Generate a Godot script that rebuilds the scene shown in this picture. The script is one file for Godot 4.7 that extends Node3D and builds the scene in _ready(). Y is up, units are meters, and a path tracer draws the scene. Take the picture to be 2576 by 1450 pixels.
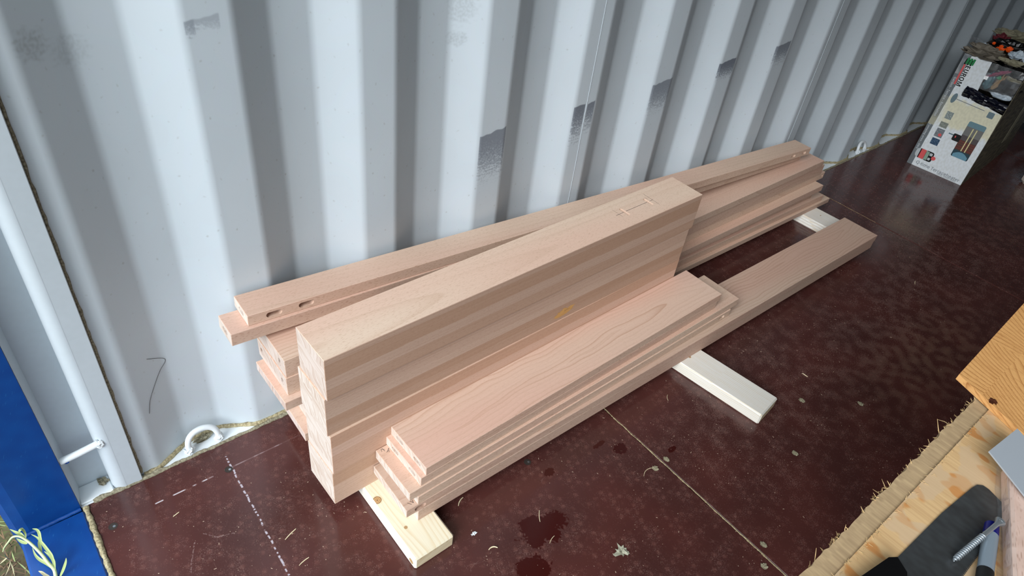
extends Node3D
# A shipping container seen from its open end: milled beech boards stacked on spruce battens along the corrugated side wall.
# Axes: x runs into the container along the wall, y is up, z leads away from that wall. Units are metres, the floor is y = 0.

var rng := RandomNumberGenerator.new()
var taken := {}
var M := {}
var N1 := FastNoiseLite.new()
var N2 := FastNoiseLite.new()
var N3 := FastNoiseLite.new()

const TEX_L := 2.1     # metres of board length that one wood texture covers
const TEX_W := 0.25    # metres across


func _ready() -> void:
	rng.seed = 7
	camera_and_light()
	for a in [[N1, 11], [N2, 23], [N3, 37]]:
		var n: FastNoiseLite = a[0]
		n.seed = a[1]
		n.noise_type = FastNoiseLite.TYPE_SIMPLEX_SMOOTH
		n.frequency = 1.0
		n.fractal_type = FastNoiseLite.FRACTAL_NONE
	make_materials()
	build_shell()
	build_floor()
	build_wall()
	build_post()
	build_battens()
	build_tower()
	build_front_stack()
	build_wall_stack()
	build_carton()
	build_bench()
	build_litter()
	build_weed()


func camera_and_light() -> void:
	var cam := Camera3D.new()
	cam.name = "camera"
	cam.position = Vector3(-0.283787, 1.234872, 1.026176)
	cam.rotation_order = EULER_ORDER_YXZ
	cam.rotation = Vector3(-0.677700, -0.772165, 0.144222)
	cam.fov = 45.94163
	cam.near = 0.02
	cam.far = 60.0
	add_child(cam)
	cam.current = true
	var sky_m := ProceduralSkyMaterial.new()
	# an overcast sky: about three times as bright overhead as at the horizon
	sky_m.sky_top_color = Color(0.92, 0.955, 0.985)
	sky_m.sky_horizon_color = Color(0.56, 0.60, 0.63)
	sky_m.sky_curve = 0.6
	sky_m.ground_bottom_color = Color(0.30, 0.31, 0.27)
	sky_m.ground_horizon_color = Color(0.36, 0.37, 0.33)
	sky_m.sky_energy_multiplier = 1.0
	# the sun behind thin cloud: a wide, soft source to the left of the picture, shining in through the open end
	var sun := DirectionalLight3D.new()
	sun.name = "sun_behind_cloud"
	sun.light_color = Color(0.985, 0.99, 0.995)
	sun.light_energy = 0.34
	sun.light_angular_distance = 34.0
	sun.shadow_enabled = true
	sun.sky_mode = DirectionalLight3D.SKY_MODE_LIGHT_ONLY
	sun.look_at_from_position(Vector3(-0.72, 0.52, 0.30), Vector3.ZERO, Vector3.UP)
	add_child(sun)
	var sky := Sky.new()
	sky.sky_material = sky_m
	var env := Environment.new()
	env.background_mode = Environment.BG_SKY
	env.sky = sky
	env.background_energy_multiplier = 1.0
	env.ambient_light_source = Environment.AMBIENT_SOURCE_DISABLED
	env.tonemap_mode = Environment.TONE_MAPPER_LINEAR
	env.tonemap_exposure = 3.05
	env.sdfgi_enabled = true
	env.ssao_enabled = true
	env.ssil_enabled = true
	var we := WorldEnvironment.new()
	we.name = "world_environment"
	we.environment = env
	add_child(we)


# ---------------------------------------------------------------- naming and tagging
func numbered(called: String) -> String:
	if not taken.has(called):
		taken[called] = 0
		return called
	taken[called] += 1
	return "%s_%03d" % [called, taken[called]]


func thing(called: String, label: String, category: String, group := "") -> Node3D:
	var o := Node3D.new()
	o.name = numbered(called)
	add_child(o)
	tag(o, label, category, group)
	return o


func tag(o: Node, label: String, category: String, group := "") -> void:
	o.set_meta("label", label)
	o.set_meta("category", category)
	if group:
		o.set_meta("group", group)


func put(called: String, mesh: Mesh, mat: Material, parent: Node = null) -> MeshInstance3D:
	var o := MeshInstance3D.new()
	o.mesh = mesh
	if mat:
		o.material_override = mat
	if parent == null or parent == self:
		o.name = numbered(called)
		add_child(o)
	else:
		o.name = called
		parent.add_child(o, true)
	return o


# ---------------------------------------------------------------- mesh helpers
func stool() -> SurfaceTool:
	var st := SurfaceTool.new()
	st.begin(Mesh.PRIMITIVE_TRIANGLES)
	return st


func tri(st: SurfaceTool, a: Vector3, b: Vector3, c: Vector3, n: Vector3, ua := Vector2.ZERO, ub := Vector2.ZERO, uc := Vector2.ZERO) -> void:
	var cr := (b - a).cross(c - a)
	if cr.length_squared() < 1e-18:
		return
	st.set_normal(n)
	st.set_uv(ua)
	st.add_vertex(a)
	if cr.dot(n) < 0.0:
		st.set_normal(n); st.set_uv(ub); st.add_vertex(b)
		st.set_normal(n); st.set_uv(uc); st.add_vertex(c)
	else:
		st.set_normal(n); st.set_uv(uc); st.add_vertex(c)
		st.set_normal(n); st.set_uv(ub); st.add_vertex(b)


func quad(st: SurfaceTool, a: Vector3, b: Vector3, c: Vector3, d: Vector3, n: Vector3, ua := Vector2.ZERO, ub := Vector2.ZERO, uc := Vector2.ZERO, ud := Vector2.ZERO) -> void:
	tri(st, a, b, c, n, ua, ub, uc)
	tri(st, a, c, d, n, ua, uc, ud)


# quad with a normal of its own at each corner
func quad_n(st: SurfaceTool, p: Array, n: Array, uv: Array) -> void:
	for t in [[0, 1, 2], [0, 2, 3]]:
		var a: Vector3 = p[t[0]]
		var b: Vector3 = p[t[1]]
		var c: Vector3 = p[t[2]]
		var nn: Vector3 = n[t[0]] + n[t[1]] + n[t[2]]
		var order: Array = t if (b - a).cross(c - a).dot(nn) < 0.0 else [t[0], t[2], t[1]]
		for i in order:
			st.set_normal(n[i]); st.set_uv(uv[i]); st.add_vertex(p[i])


func box(st: SurfaceTool, lo: Vector3, hi: Vector3, c := 0.0) -> void:
	chamfer_box([st, st, st], lo, hi, c, Vector2.ZERO)


# faces: across y into sts[0], across z into sts[1], across x into sts[2]; skip lists faces that are built elsewhere
func chamfer_box(sts: Array, lo: Vector3, hi: Vector3, c: float, off: Vector2, skip := []) -> void:
	var L := [hi.x, hi.y, hi.z]
	var O := [lo.x, lo.y, lo.z]
	var at := func(face: int, sx: int, sy: int, sz: int) -> Vector3:
		var s := [sx, sy, sz]
		var v := [0.0, 0.0, 0.0]
		for k in 3:
			var inn := 0.0 if k == face else c
			v[k] = (L[k] - inn) if s[k] > 0 else (O[k] + inn)
		return Vector3(v[0], v[1], v[2])
	var uvf := func(face: int, p: Vector3) -> Vector2:
		if face == 1:
			return Vector2((p.x + off.x) / TEX_L, (p.z + off.y) / TEX_W)
		if face == 2:
			return Vector2((p.x + off.x) / TEX_L, (p.y + off.y) / TEX_W)
		return Vector2((p.z + off.x) / TEX_W, (p.y + off.y) / TEX_W)
	var st_of := {0: sts[2], 1: sts[0], 2: sts[1]}
	for face in 3:
		for s in [-1, 1]:
			var n := Vector3.ZERO
			n[face] = s
			if [face, s] in skip:
				continue
			var q := []
			for e in [[-1, -1], [1, -1], [1, 1], [-1, 1]]:
				if face == 0:
					q.append(at.call(0, s, e[0], e[1]))
				elif face == 1:
					q.append(at.call(1, e[0], s, e[1]))
				else:
					q.append(at.call(2, e[0], e[1], s))
			quad(st_of[face], q[0], q[1], q[2], q[3], n, uvf.call(face, q[0]), uvf.call(face, q[1]), uvf.call(face, q[2]), uvf.call(face, q[3]))
	if c <= 0.0:
		return
	for pair in [[0, 1], [0, 2], [1, 2]]:
		var f: int = pair[0]
		var g: int = pair[1]
		var h: int = 3 - f - g
		for s in [-1, 1]:
			for t in [-1, 1]:
				var a := [0, 0, 0]
				a[f] = s
				a[g] = t
				a[h] = -1
				var b := a.duplicate()
				b[h] = 1
				var p0: Vector3 = at.call(f, a[0], a[1], a[2])
				var p1: Vector3 = at.call(f, b[0], b[1], b[2])
				var p2: Vector3 = at.call(g, b[0], b[1], b[2])
				var p3: Vector3 = at.call(g, a[0], a[1], a[2])
				var nn := Vector3.ZERO
				nn[f] = s
				nn[g] = t
				var uf: int = g if g != 0 else f
				quad(st_of[uf], p0, p1, p2, p3, nn.normalized(), uvf.call(uf, p0), uvf.call(uf, p1), uvf.call(uf, p2), uvf.call(uf, p3))
	for sx in [-1, 1]:
		for sy in [-1, 1]:
			for sz in [-1, 1]:
				var p0: Vector3 = at.call(0, sx, sy, sz)
				var p1: Vector3 = at.call(1, sx, sy, sz)
				var p2: Vector3 = at.call(2, sx, sy, sz)
				tri(sts[2], p0, p1, p2, Vector3(sx, sy, sz).normalized())


# a flat rectangle O + U u + V v with round-ended slots cut into it: slots are [u, v, half length along u, half length along v, depth]
func slotted_face(st: SurfaceTool, O: Vector3, U: Vector3, V: Vector3, n: Vector3, u0: float, u1: float, v0: float, v1: float, slots: Array, uvf: Callable) -> void:
	var P := func(u: float, v: float) -> Vector3: return O + U * u + V * v
	var Q := func(ua: float, va: float, ub: float, vb: float, uc: float, vc: float, ud: float, vd: float) -> void:
		var pts := [P.call(ua, va), P.call(ub, vb), P.call(uc, vc), P.call(ud, vd)]
		quad(st, pts[0], pts[1], pts[2], pts[3], n, uvf.call(pts[0]), uvf.call(pts[1]), uvf.call(pts[2]), uvf.call(pts[3]))
	var cur := u0
	for s in slots:
		var hu: float = s[2]
		var hv: float = s[3]
		var r := minf(hu, hv)
		var us := []
		for i in 9:
			us.append(-hu + r * (1.0 - cos(PI * 0.5 * i / 8.0)))
		for i in 9:
			us.append(hu - r * (1.0 - cos(PI * 0.5 * (8 - i) / 8.0)))
		var lo := []
		var hi := []
		for du in us:
			var e: float = maxf(absf(du) - (hu - r), 0.0)
			var dv: float = (hv - r) + sqrt(maxf(r * r - e * e, 0.0))
			if hv > hu:
				dv = (hv - r) + sqrt(maxf(r * r - minf(du * du, r * r), 0.0))
			lo.append(s[1] - dv)
			hi.append(s[1] + dv)
		var ua: float = s[0] - hu
		Q.call(cur, v0, ua, v0, ua, v1, cur, v1)
		for i in us.size() - 1:
			var a: float = s[0] + us[i]
			var b: float = s[0] + us[i + 1]
			if b - a < 1e-7:
				continue
			Q.call(a, v0, b, v0, b, lo[i + 1], a, lo[i])
			Q.call(a, hi[i], b, hi[i + 1], b, v1, a, v1)
			var back: Vector3 = n * -float(s[4])
			for w in [[lo, 1.0], [hi, -1.0]]:
				var pa: Vector3 = P.call(a, w[0][i])
				var pb: Vector3 = P.call(b, w[0][i + 1])
				var along: Vector3 = (pb - pa).normalized()
				var inward: Vector3 = along.cross(n).normalized()
				if inward.dot(V) * w[1] < 0.0:
					inward = -inward
				quad(st, pa, pb, pb + back, pa + back, inward, uvf.call(pa), uvf.call(pb), uvf.call(pb + V * 0.01), uvf.call(pa + V * 0.01))
			var c0: Vector3 = P.call(a, lo[i]) + back
			var c1: Vector3 = P.call(b, lo[i + 1]) + back
			var c2: Vector3 = P.call(b, hi[i + 1]) + back
			var c3: Vector3 = P.call(a, hi[i]) + back
			quad(st, c0, c1, c2, c3, n, uvf.call(c0), uvf.call(c1), uvf.call(c2), uvf.call(c3))
		if hv > hu:
			var pass_v := hv - r
			for e in [[-hu, 1.0], [hu, -1.0]]:
				var pa: Vector3 = P.call(s[0] + e[0], s[1] - pass_v)
				var pb: Vector3 = P.call(s[0] + e[0], s[1] + pass_v)
				var back: Vector3 = n * -float(s[4])
				quad(st, pa, pb, pb + back, pa + back, U * e[1], uvf.call(pa), uvf.call(pb), uvf.call(pb), uvf.call(pa))
		cur = s[0] + hu
	Q.call(cur, v0, u1, v0, u1, v1, cur, v1)


# local x along the board, y up, z towards its front; slots = {"front": [...], "top": [...], "left": [...]}
func board_mesh(L: float, h: float, w: float, c: float, mats: Array, slots := {}, off := Vector2.ZERO) -> ArrayMesh:
	var sts := [stool(), stool(), stool()]
	var skip := []
	if slots.has("front"):
		skip.append([2, 1])
		slotted_face(sts[1], Vector3(0, 0, w), Vector3.RIGHT, Vector3.UP, Vector3.BACK, c, L - c, c, h - c, slots.front,
			func(p: Vector3) -> Vector2: return Vector2((p.x + off.x) / TEX_L, (p.y + off.y) / TEX_W))
	if slots.has("top"):
		skip.append([1, 1])
		slotted_face(sts[0], Vector3(0, h, 0), Vector3.RIGHT, Vector3.BACK, Vector3.UP, c, L - c, c, w - c, slots.top,
			func(p: Vector3) -> Vector2: return Vector2((p.x + off.x) / TEX_L, (p.z + off.y) / TEX_W))
	if slots.has("left"):
		skip.append([0, -1])
		slotted_face(sts[2], Vector3(0, 0, 0), Vector3.BACK, Vector3.UP, Vector3.LEFT, c, w - c, c, h - c, slots.left,
			func(p: Vector3) -> Vector2: return Vector2((p.z + off.x) / TEX_W, (p.y + off.y) / TEX_W))
	chamfer_box(sts, Vector3.ZERO, Vector3(L, h, w), c, off, skip)
	var am := ArrayMesh.new()
	for i in 3:
		sts[i].set_material(mats[i])
		am = sts[i].commit(am)
	return am


# a board as one top-level thing; fl and fr are the lower front corners of its left and right end
func board(called: String, fl: Vector3, fr: Vector3, w: float, h: float, mats: Array, label: String, category: String, group := "", slots := {}, c := 0.0007) -> Node3D:
	var o := thing(called, label, category, group)
	var X := (fr - fl).normalized()
	var Z := X.cross(Vector3.UP).normalized()
	var Y := Z.cross(X)
	o.transform = Transform3D(Basis(X, Y, Z), fl - Z * w)
	var off := Vector2(rng.randf() * maxf(TEX_L - (fr - fl).length(), 0.0), rng.randf() * maxf(TEX_W - w, 0.0))
	if slots.has("off"):
		off = slots.off
	put("body", board_mesh((fr - fl).length(), h, w, c, mats, slots, off), null, o)
	return o


func tube(st: SurfaceTool, pts: Array, rad, seg := 8, caps := true) -> void:
	var rings := []
	var norms := []
	var up := Vector3(0.3, 0.9, 0.2)
	for i in pts.size():
		var t: Vector3 = (pts[mini(i + 1, pts.size() - 1)] - pts[maxi(i - 1, 0)]).normalized()
		var a := up.cross(t)
		if a.length() < 0.05:
			a = Vector3.RIGHT.cross(t)
		a = a.normalized()
		var b := t.cross(a).normalized()
		up = b if i == 0 else up
		var r: float = rad[i] if rad is Array else rad
		var ring := []
		var nr := []
		for k in seg:
			var d := a * cos(TAU * k / seg) + b * sin(TAU * k / seg)
			ring.append(pts[i] + d * r)
			nr.append(d)
		rings.append(ring)
		norms.append(nr)
	for i in pts.size() - 1:
		for k in seg:
			var j := (k + 1) % seg
			quad_n(st, [rings[i][k], rings[i][j], rings[i + 1][j], rings[i + 1][k]], [norms[i][k], norms[i][j], norms[i + 1][j], norms[i + 1][k]], [Vector2.ZERO, Vector2.ZERO, Vector2.ZERO, Vector2.ZERO])
	if caps:
		for e in [0, pts.size() - 1]:
			var n: Vector3 = (pts[0] - pts[1]).normalized() if e == 0 else (pts[e] - pts[e - 1]).normalized()
			for k in seg:
				tri(st, pts[e], rings[e][k], rings[e][(k + 1) % seg], n)


func smooth_path(pts: Array, per := 5) -> Array:
	var out := []
	for i in pts.size() - 1:
		var p0: Vector3 = pts[maxi(i - 1, 0)]
		var p1: Vector3 = pts[i]
		var p2: Vector3 = pts[i + 1]
		var p3: Vector3 = pts[mini(i + 2, pts.size() - 1)]
		for k in per:
			out.append(p1.cubic_interpolate(p2, p0, p3, float(k) / per))
	out.append(pts[-1])
	return out


# closed outline in (x, z) raised from y0 to y1; sharp sides, outline must be simple
func raise(st: SurfaceTool, outline: PackedVector2Array, y0: float, y1: float, uvs := 1.0) -> void:
	var idx := Geometry2D.triangulate_polygon(outline)
	for i in range(0, idx.size(), 3):
		var a := outline[idx[i]]
		var b := outline[idx[i + 1]]
		var c := outline[idx[i + 2]]
		for e in [[y1, Vector3.UP], [y0, Vector3.DOWN]]:
			tri(st, Vector3(a.x, e[0], a.y), Vector3(b.x, e[0], b.y), Vector3(c.x, e[0], c.y), e[1], a * uvs, b * uvs, c * uvs)
	var area := 0.0
	for i in outline.size():
		area += outline[i].cross(outline[(i + 1) % outline.size()])
	for i in outline.size():
		var a := outline[i]
		var b := outline[(i + 1) % outline.size()]
		var d := (b - a).normalized()
		var n := Vector3(d.y, 0, -d.x) * signf(area)
		quad(st, Vector3(a.x, y0, a.y), Vector3(b.x, y0, b.y), Vector3(b.x, y1, b.y), Vector3(a.x, y1, a.y), n, a * uvs, b * uvs, b * uvs + Vector2(0, 0.02), a * uvs + Vector2(0, 0.02))


# a crumpled lump sitting on y = 0, size in metres
func lump(size: Vector3, sd: int, rough: float, rings := 18, segs := 28, crease := 9.0) -> ArrayMesh:
	var st := stool()
	st.set_smooth_group(-1)
	var P := []
	for i in rings + 1:
		var row := []
		var th := PI * i / rings
		for k in segs:
			var ph := TAU * k / segs
			var d := Vector3(sin(th) * cos(ph), cos(th), sin(th) * sin(ph))
			var f := 1.0 + rough * (N1.get_noise_3d(d.x * 1.6 + sd, d.y * 1.6, d.z * 1.6) + 0.55 * absf(N2.get_noise_3d(d.x * crease * 0.5 + sd, d.y * crease * 0.5, d.z * crease * 0.5)) - 0.2)
			var p := Vector3(d.x * size.x * 0.5, (d.y * 0.5 + 0.5) * size.y, d.z * size.z * 0.5)
			p = Vector3(p.x * f, maxf(p.y * f, 0.0), p.z * f)
			row.append(p)
		P.append(row)
	for i in rings:
		for k in segs:
			var j := (k + 1) % segs
			for t in [[P[i][k], P[i][j], P[i + 1][j]], [P[i][k], P[i + 1][j], P[i + 1][k]]]:
				var n: Vector3 = (t[1] - t[0]).cross(t[2] - t[0])
				if n.length() < 1e-12:
					continue
				var out: Vector3 = (t[0] + t[1] + t[2]) / 3.0 - Vector3(0, size.y * 0.4, 0)
				if n.dot(out) < 0.0:
					n = -n
				tri(st, t[0], t[1], t[2], n.normalized())
	return st.commit()


# ---------------------------------------------------------------- textures and materials
# f gives the colour at a pixel and, in its alpha, a roughness; rows are shared out between threads
func pictures(w: int, h: int, f: Callable) -> Array:
	var rows := []
	rows.resize(h)
	var work := func(y: int) -> void:
		var d := PackedByteArray()
		d.resize(w * 4)
		var k := 0
		for x in w:
			var c: Color = f.call(x, y)
			d[k] = int(clampf(c.r, 0.0, 1.0) * 255.0)
			d[k + 1] = int(clampf(c.g, 0.0, 1.0) * 255.0)
			d[k + 2] = int(clampf(c.b, 0.0, 1.0) * 255.0)
			d[k + 3] = int(clampf(c.a, 0.0, 1.0) * 255.0)
			k += 4
		rows[y] = d
	var id := WorkerThreadPool.add_group_task(work, h)
	WorkerThreadPool.wait_for_group_task_completion(id)
	var all := PackedByteArray()
	for r in rows:
		all.append_array(r)
	var im := Image.create_from_data(w, h, false, Image.FORMAT_RGBA8, all)
	var rough := PackedByteArray()
	rough.resize(w * h)
	for i in w * h:
		rough[i] = all[i * 4 + 3]
	im.convert(Image.FORMAT_RGB8)
	return [ImageTexture.create_from_image(im), Image.create_from_data(w, h, false, Image.FORMAT_L8, rough)]


func picture(w: int, h: int, f: Callable) -> ImageTexture:
	return pictures(w, h, f)[0]


func mat(tex: Texture2D, color := Color.WHITE, rough := 0.6, metal := 0.0) -> StandardMaterial3D:
	var m := StandardMaterial3D.new()
	m.albedo_texture = tex
	m.albedo_color = color
	m.roughness = rough
	m.metallic = metal
	return m


# beech cut along the trunk; d0 and tilt say how far from the heart it was cut, so that flame patterns come out where the cut nears the heart
func beech(sd: float, d0: float, tilt: float, vc: float, gap: float, strength: float, fleck: float) -> ImageTexture:
	var w := 2048
	var h := 384
	var light := Color(0.864, 0.783, 0.720)
	var dark := Color(0.735, 0.610, 0.525)
	var pink := Color(0.860, 0.740, 0.680)
	return picture(w, h, func(x: int, y: int) -> Color:
		var u := float(x) / w * TEX_L
		var v := float(y) / h * TEX_W
		var calm := 0.2 if d0 > 0.12 else 1.0
		var wob := calm * (N1.get_noise_2d(u * 3.0 + sd, v * 5.0) * 0.012 + N1.get_noise_2d(u * 11.0 + sd, v * 16.0) * 0.003)
		var dd := d0 + tilt * u + N2.get_noise_2d(u * 1.3 + sd, 4.0) * 0.02 * calm
		var rr := sqrt((v - vc + wob) * (v - vc + wob) + dd * dd)
		var ph := rr / gap + N3.get_noise_2d(u * 2.0 + sd, v * 6.0) * 0.6 * calm
		var fr := ph - floorf(ph)
		var ring := fr * fr * fr * fr * (1.0 - smoothstep(0.93, 1.0, fr))
		var amp := 0.5 + 0.5 * N2.get_noise_2d(floorf(ph) * 3.7 + sd, u * 0.9)
		var streak := N2.get_noise_2d(u * 2.5 + sd, v * 260.0) * 0.5 + N3.get_noise_2d(u * 7.0, v * 620.0 + sd) * 0.5
		var fl := N1.get_noise_2d(u * 95.0 + sd * 3.0, v * 900.0)
		var broad := N1.get_noise_2d(u * 1.1 + sd, v * 9.0 + 7.0)
		var c := light.lerp(pink, clampf(0.45 + 0.75 * broad, 0.0, 1.0))
		c = c.lerp(dark, clampf(strength * ring * amp + 0.10 * streak + 0.06, 0.0, 1.0))
		if fl > 0.5:
			c = c.lerp(Color(0.62, 0.47, 0.37), fleck * (fl - 0.5) * 2.0)
		return c)


# glued-up beech seen from the side: bands of different strips
func laminated(sd: float) -> ImageTexture:
	var r := RandomNumberGenerator.new()
	r.seed = int(sd)
	var edges := [0.0]
	var tones := []
	var tilts := []
	while edges[-1] < TEX_W:
		edges.append(edges[-1] + r.randf_range(0.017, 0.034))
		tones.append([Color(0.800, 0.685, 0.605), Color(0.840, 0.738, 0.672), Color(0.782, 0.658, 0.570), Color(0.855, 0.762, 0.698), Color(0.820, 0.712, 0.640)][r.randi() % 5])
		tilts.append(r.randf_range(-0.006, 0.006))
	var w := 2048
	var h := 384
	return picture(w, h, func(x: int, y: int) -> Color:
		var u := float(x) / w * TEX_L
		var v := float(y) / h * TEX_W
		var i := 0
		while i < tones.size() - 1 and v > edges[i + 1] + 0.0004 * N1.get_noise_2d(u * 6.0, i * 3.0):
			i += 1
		var c: Color = tones[i]
		var vv: float = v + tilts[i] * u
		var streak := N2.get_noise_2d(u * 1.6 + i * 9.0 + sd, vv * 210.0) * 0.6 + N3.get_noise_2d(u * 6.0 + i * 5.0, vv * 560.0) * 0.4
		var fig := N1.get_noise_2d(u * 70.0 + i * 31.0, v * 260.0 + sd)
		var fl := N2.get_noise_2d(u * 120.0 + sd, v * 950.0)
		c = c.lerp(Color(0.62, 0.46, 0.36), clampf(0.16 * streak + 0.05, 0.0, 1.0))
		if fig > 0.45:
			c = c.lerp(Color(0.86, 0.76, 0.69), (fig - 0.45) * 0.35)
		if fl > 0.52:
			c = c.lerp(Color(0.55, 0.40, 0.31), (fl - 0.52) * 0.8)
		if absf(v - edges[i]) < 0.00045:
			c = c.lerp(Color(0.66, 0.49, 0.36), 0.35)
		return c)


func end_grain(sd: float, base: Color, dark: Color, amount: float) -> ImageTexture:
	return picture(384, 384, func(x: int, y: int) -> Color:
		var u := x / 384.0 * TEX_W
		var v := y / 384.0 * TEX_W
		var band := floorf(v / 0.026 + 0.08 * N1.get_noise_2d(u * 20.0, 3.0))
		var ang := 0.5 + 0.45 * sin(band * 2.3 + sd)
		var r := u * cos(ang) * 0.55 + v * sin(ang) + 0.004 * N1.get_noise_2d(u * 24.0 + sd, v * 24.0)
		var s := N2.get_noise_2d(r * 190.0 + band * 7.0, u * 6.0) * 0.6 + N3.get_noise_2d(r * 420.0, u * 12.0 + band * 3.0) * 0.4
		var tone := 0.35 * N3.get_noise_2d(band * 3.1 + sd, u * 8.0)
		return base.lerp(dark, clampf(amount * (s + tone + 0.25), 0.0, 1.0)))


# spruce; knots are [u, v, radius]
func spruce(sd: float, knots: Array, flame: float, base := Color(0.925, 0.890, 0.790)) -> ImageTexture:
	var w := 1024
	var h := 512
	return picture(w, h, func(x: int, y: int) -> Color:
		var u := float(x) / w * 0.5
		var v := float(y) / h * TEX_W
		var vv := v + 0.004 * N1.get_noise_2d(u * 5.0 + sd, v * 10.0)
		var near := 9.0
		for k in knots:
			var d := Vector2((u - k[0]) * 0.42, v - k[1])
			var q: float = d.length() / float(k[2])
			var push: float = signf(v - k[1]) * float(k[2]) * 0.95 * exp(-q * 0.75)
			vv -= push
			near = minf(near, Vector2(u - k[0], v - k[1]).length() / float(k[2]))
		var ph: float = vv / 0.0052
		if flame > 0.0:
			ph = sqrt(pow(vv - 0.05, 2.0) + pow(0.012 + 0.05 * absf(u - 0.15), 2.0)) / 0.0062
		var fr := ph - floorf(ph)
		var late := smoothstep(0.45, 0.95, fr) * (1.0 - smoothstep(0.96, 1.0, fr))
		var c := base.lerp(Color(0.83, 0.715, 0.53), late * 0.55 * (0.6 + 0.4 * N2.get_noise_2d(u * 3.0, floorf(ph) * 2.7 + sd)))
		c = c.lerp(Color(0.80, 0.74, 0.62), 0.10 * N3.get_noise_2d(u * 9.0, v * 500.0) + 0.03)
		if near < 1.0:
			var ringk := sin(near * 16.0) * 0.5 + 0.5
			c = Color(0.80, 0.655, 0.46).lerp(Color(0.60, 0.45, 0.30), ringk * 0.7)
			if near > 0.86:
				c = Color(0.50, 0.38, 0.25)
			if near < 0.16:
				c = Color(0.42, 0.31, 0.20)
		elif near < 1.5:
			c = c.lerp(Color(0.78, 0.66, 0.46), 0.5 * (1.5 - near))
		return c)


func make_materials() -> void:
	M.clean_white = mat(null, Color(0.86, 0.88, 0.89), 0.55)
	# beech faces
	var f_straight := beech(3.0, 0.16, 0.01, 0.12, 0.0042, 0.42, 0.55)
	var f_flame := beech(9.0, -0.0205, 0.05, 0.125, 0.0105, 1.10, 0.25)
	var f_flame2 := beech(17.0, 0.0705, -0.045, 0.10, 0.0095, 1.15, 0.25)
	var f_edge := beech(29.0, 0.10, 0.02, 0.02, 0.0060, 0.50, 0.9)
	var l1 := laminated(41.0)
	var l2 := laminated(57.0)
	var e_pale := end_grain(5.0, Color(0.855, 0.822, 0.805), Color(0.735, 0.645, 0.590), 0.75)
	var tint := {"pale": Color(1.0, 0.985, 0.955), "pink": Color(0.985, 0.945, 0.925), "brown": Color(0.915, 0.885, 0.862), "plain": Color(0.97, 0.94, 0.91)}
	for t in tint:
		M["straight_" + t] = mat(f_straight, tint[t], 0.62)
		M["flame_" + t] = mat(f_flame, tint[t], 0.62)
		M["flame2_" + t] = mat(f_flame2, tint[t], 0.62)
		M["edge_" + t] = mat(f_edge, tint[t], 0.65)
		M["lam1_" + t] = mat(l1, tint[t], 0.65)
		M["lam2_" + t] = mat(l2, tint[t], 0.65)
		M["end_" + t] = mat(e_pale, tint[t], 0.75)
	# spruce battens: length 0.5 m per texture
	var s_knot := spruce(3.0, [[0.333, 0.0795, 0.0085], [0.416, 0.066, 0.0032]], 1.0)
	var s_plain := spruce(13.0, [[0.41, 0.070, 0.0035], [0.47, 0.012, 0.006]], 0.0, Color(0.93, 0.926, 0.905))
	var e_spruce := end_grain(8.0, Color(0.89, 0.83, 0.70), Color(0.72, 0.60, 0.42), 0.6)
	for e in [["spruce_knot", s_knot], ["spruce_plain", s_plain]]:
		var m := mat(e[1], Color.WHITE, 0.6)
		m.uv1_scale = Vector3(TEX_L / 0.5, 1.0, 1.0)
		M[e[0]] = m
	M.spruce_end = mat(e_spruce, Color.WHITE, 0.75)
	M.spruce_side = mat(s_plain, Color(1.0, 1.0, 0.99), 0.6)
	M.spruce_side.uv1_scale = Vector3(TEX_L / 0.5, 1.0, 1.0)
	M.pencil = mat(null, Color(0.30, 0.25, 0.24), 0.6)
	M.glue = mat(null, Color(0.80, 0.61, 0.36), 0.5)

	# painted steel
	var paint := Color(0.785, 0.826, 0.855)
	M.wall_marked = mat(wall_picture(paint), Color.WHITE, 0.42)
	M.wall_marked.texture_repeat = false
	M.paint = mat(picture(256, 256, func(x: int, y: int) -> Color:
		var n := 0.5 * N1.get_noise_2d(x / 40.0, y / 40.0) + 0.5 * N2.get_noise_2d(x / 9.0, y / 9.0)
		return paint.lerp(Color(0.70, 0.74, 0.76), clampf(0.12 + 0.12 * n, 0.0, 1.0))), Color.WHITE, 0.42)
	M.paint.uv1_triplanar = true
	M.paint.uv1_world_triplanar = true
	M.paint.uv1_scale = Vector3(2.5, 2.5, 2.5)
	M.lining = mat(null, Color(0.43, 0.42, 0.40), 0.8)
	M.roof = mat(null, Color(0.50, 0.50, 0.48), 0.7)
	M.paint_white = mat(null, Color(0.88, 0.91, 0.925), 0.40)
	M.blue = mat(picture(512, 512, func(x: int, y: int) -> Color:
		var n := N1.get_noise_2d(x / 60.0, y / 60.0)
		var s := N2.get_noise_2d(x / 5.0 + y / 11.0, y / 30.0 - x / 60.0)
		var c := Color(0.015, 0.235, 0.515).lerp(Color(0.03, 0.29, 0.58), clampf(0.4 + 0.35 * n, 0.0, 1.0))
		if s > 0.74:
			c = c.lerp(Color(0.45, 0.66, 0.82), (s - 0.74) * 1.2)
		return c), Color.WHITE, 0.38)
	M.blue.uv1_triplanar = true
	M.blue.uv1_world_triplanar = true
	M.blue.uv1_scale = Vector3(3.0, 3.0, 3.0)
	M.blue_dark = mat(null, Color(0.02, 0.235, 0.53), 0.4)
	M.sealant = mat(picture(256, 256, func(x: int, y: int) -> Color:
		var n := N1.get_noise_2d(x / 9.0, y / 9.0) * 0.6 + N2.get_noise_2d(x / 3.0, y / 3.0) * 0.5
		return Color(0.64, 0.62, 0.53).lerp(Color(0.30, 0.27, 0.20), clampf(0.32 + 0.75 * n, 0.0, 1.0))), Color.WHITE, 0.8)
	M.sealant.uv1_triplanar = true
	M.sealant.uv1_world_triplanar = true
	M.sealant.uv1_scale = Vector3(6, 6, 6)
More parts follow.
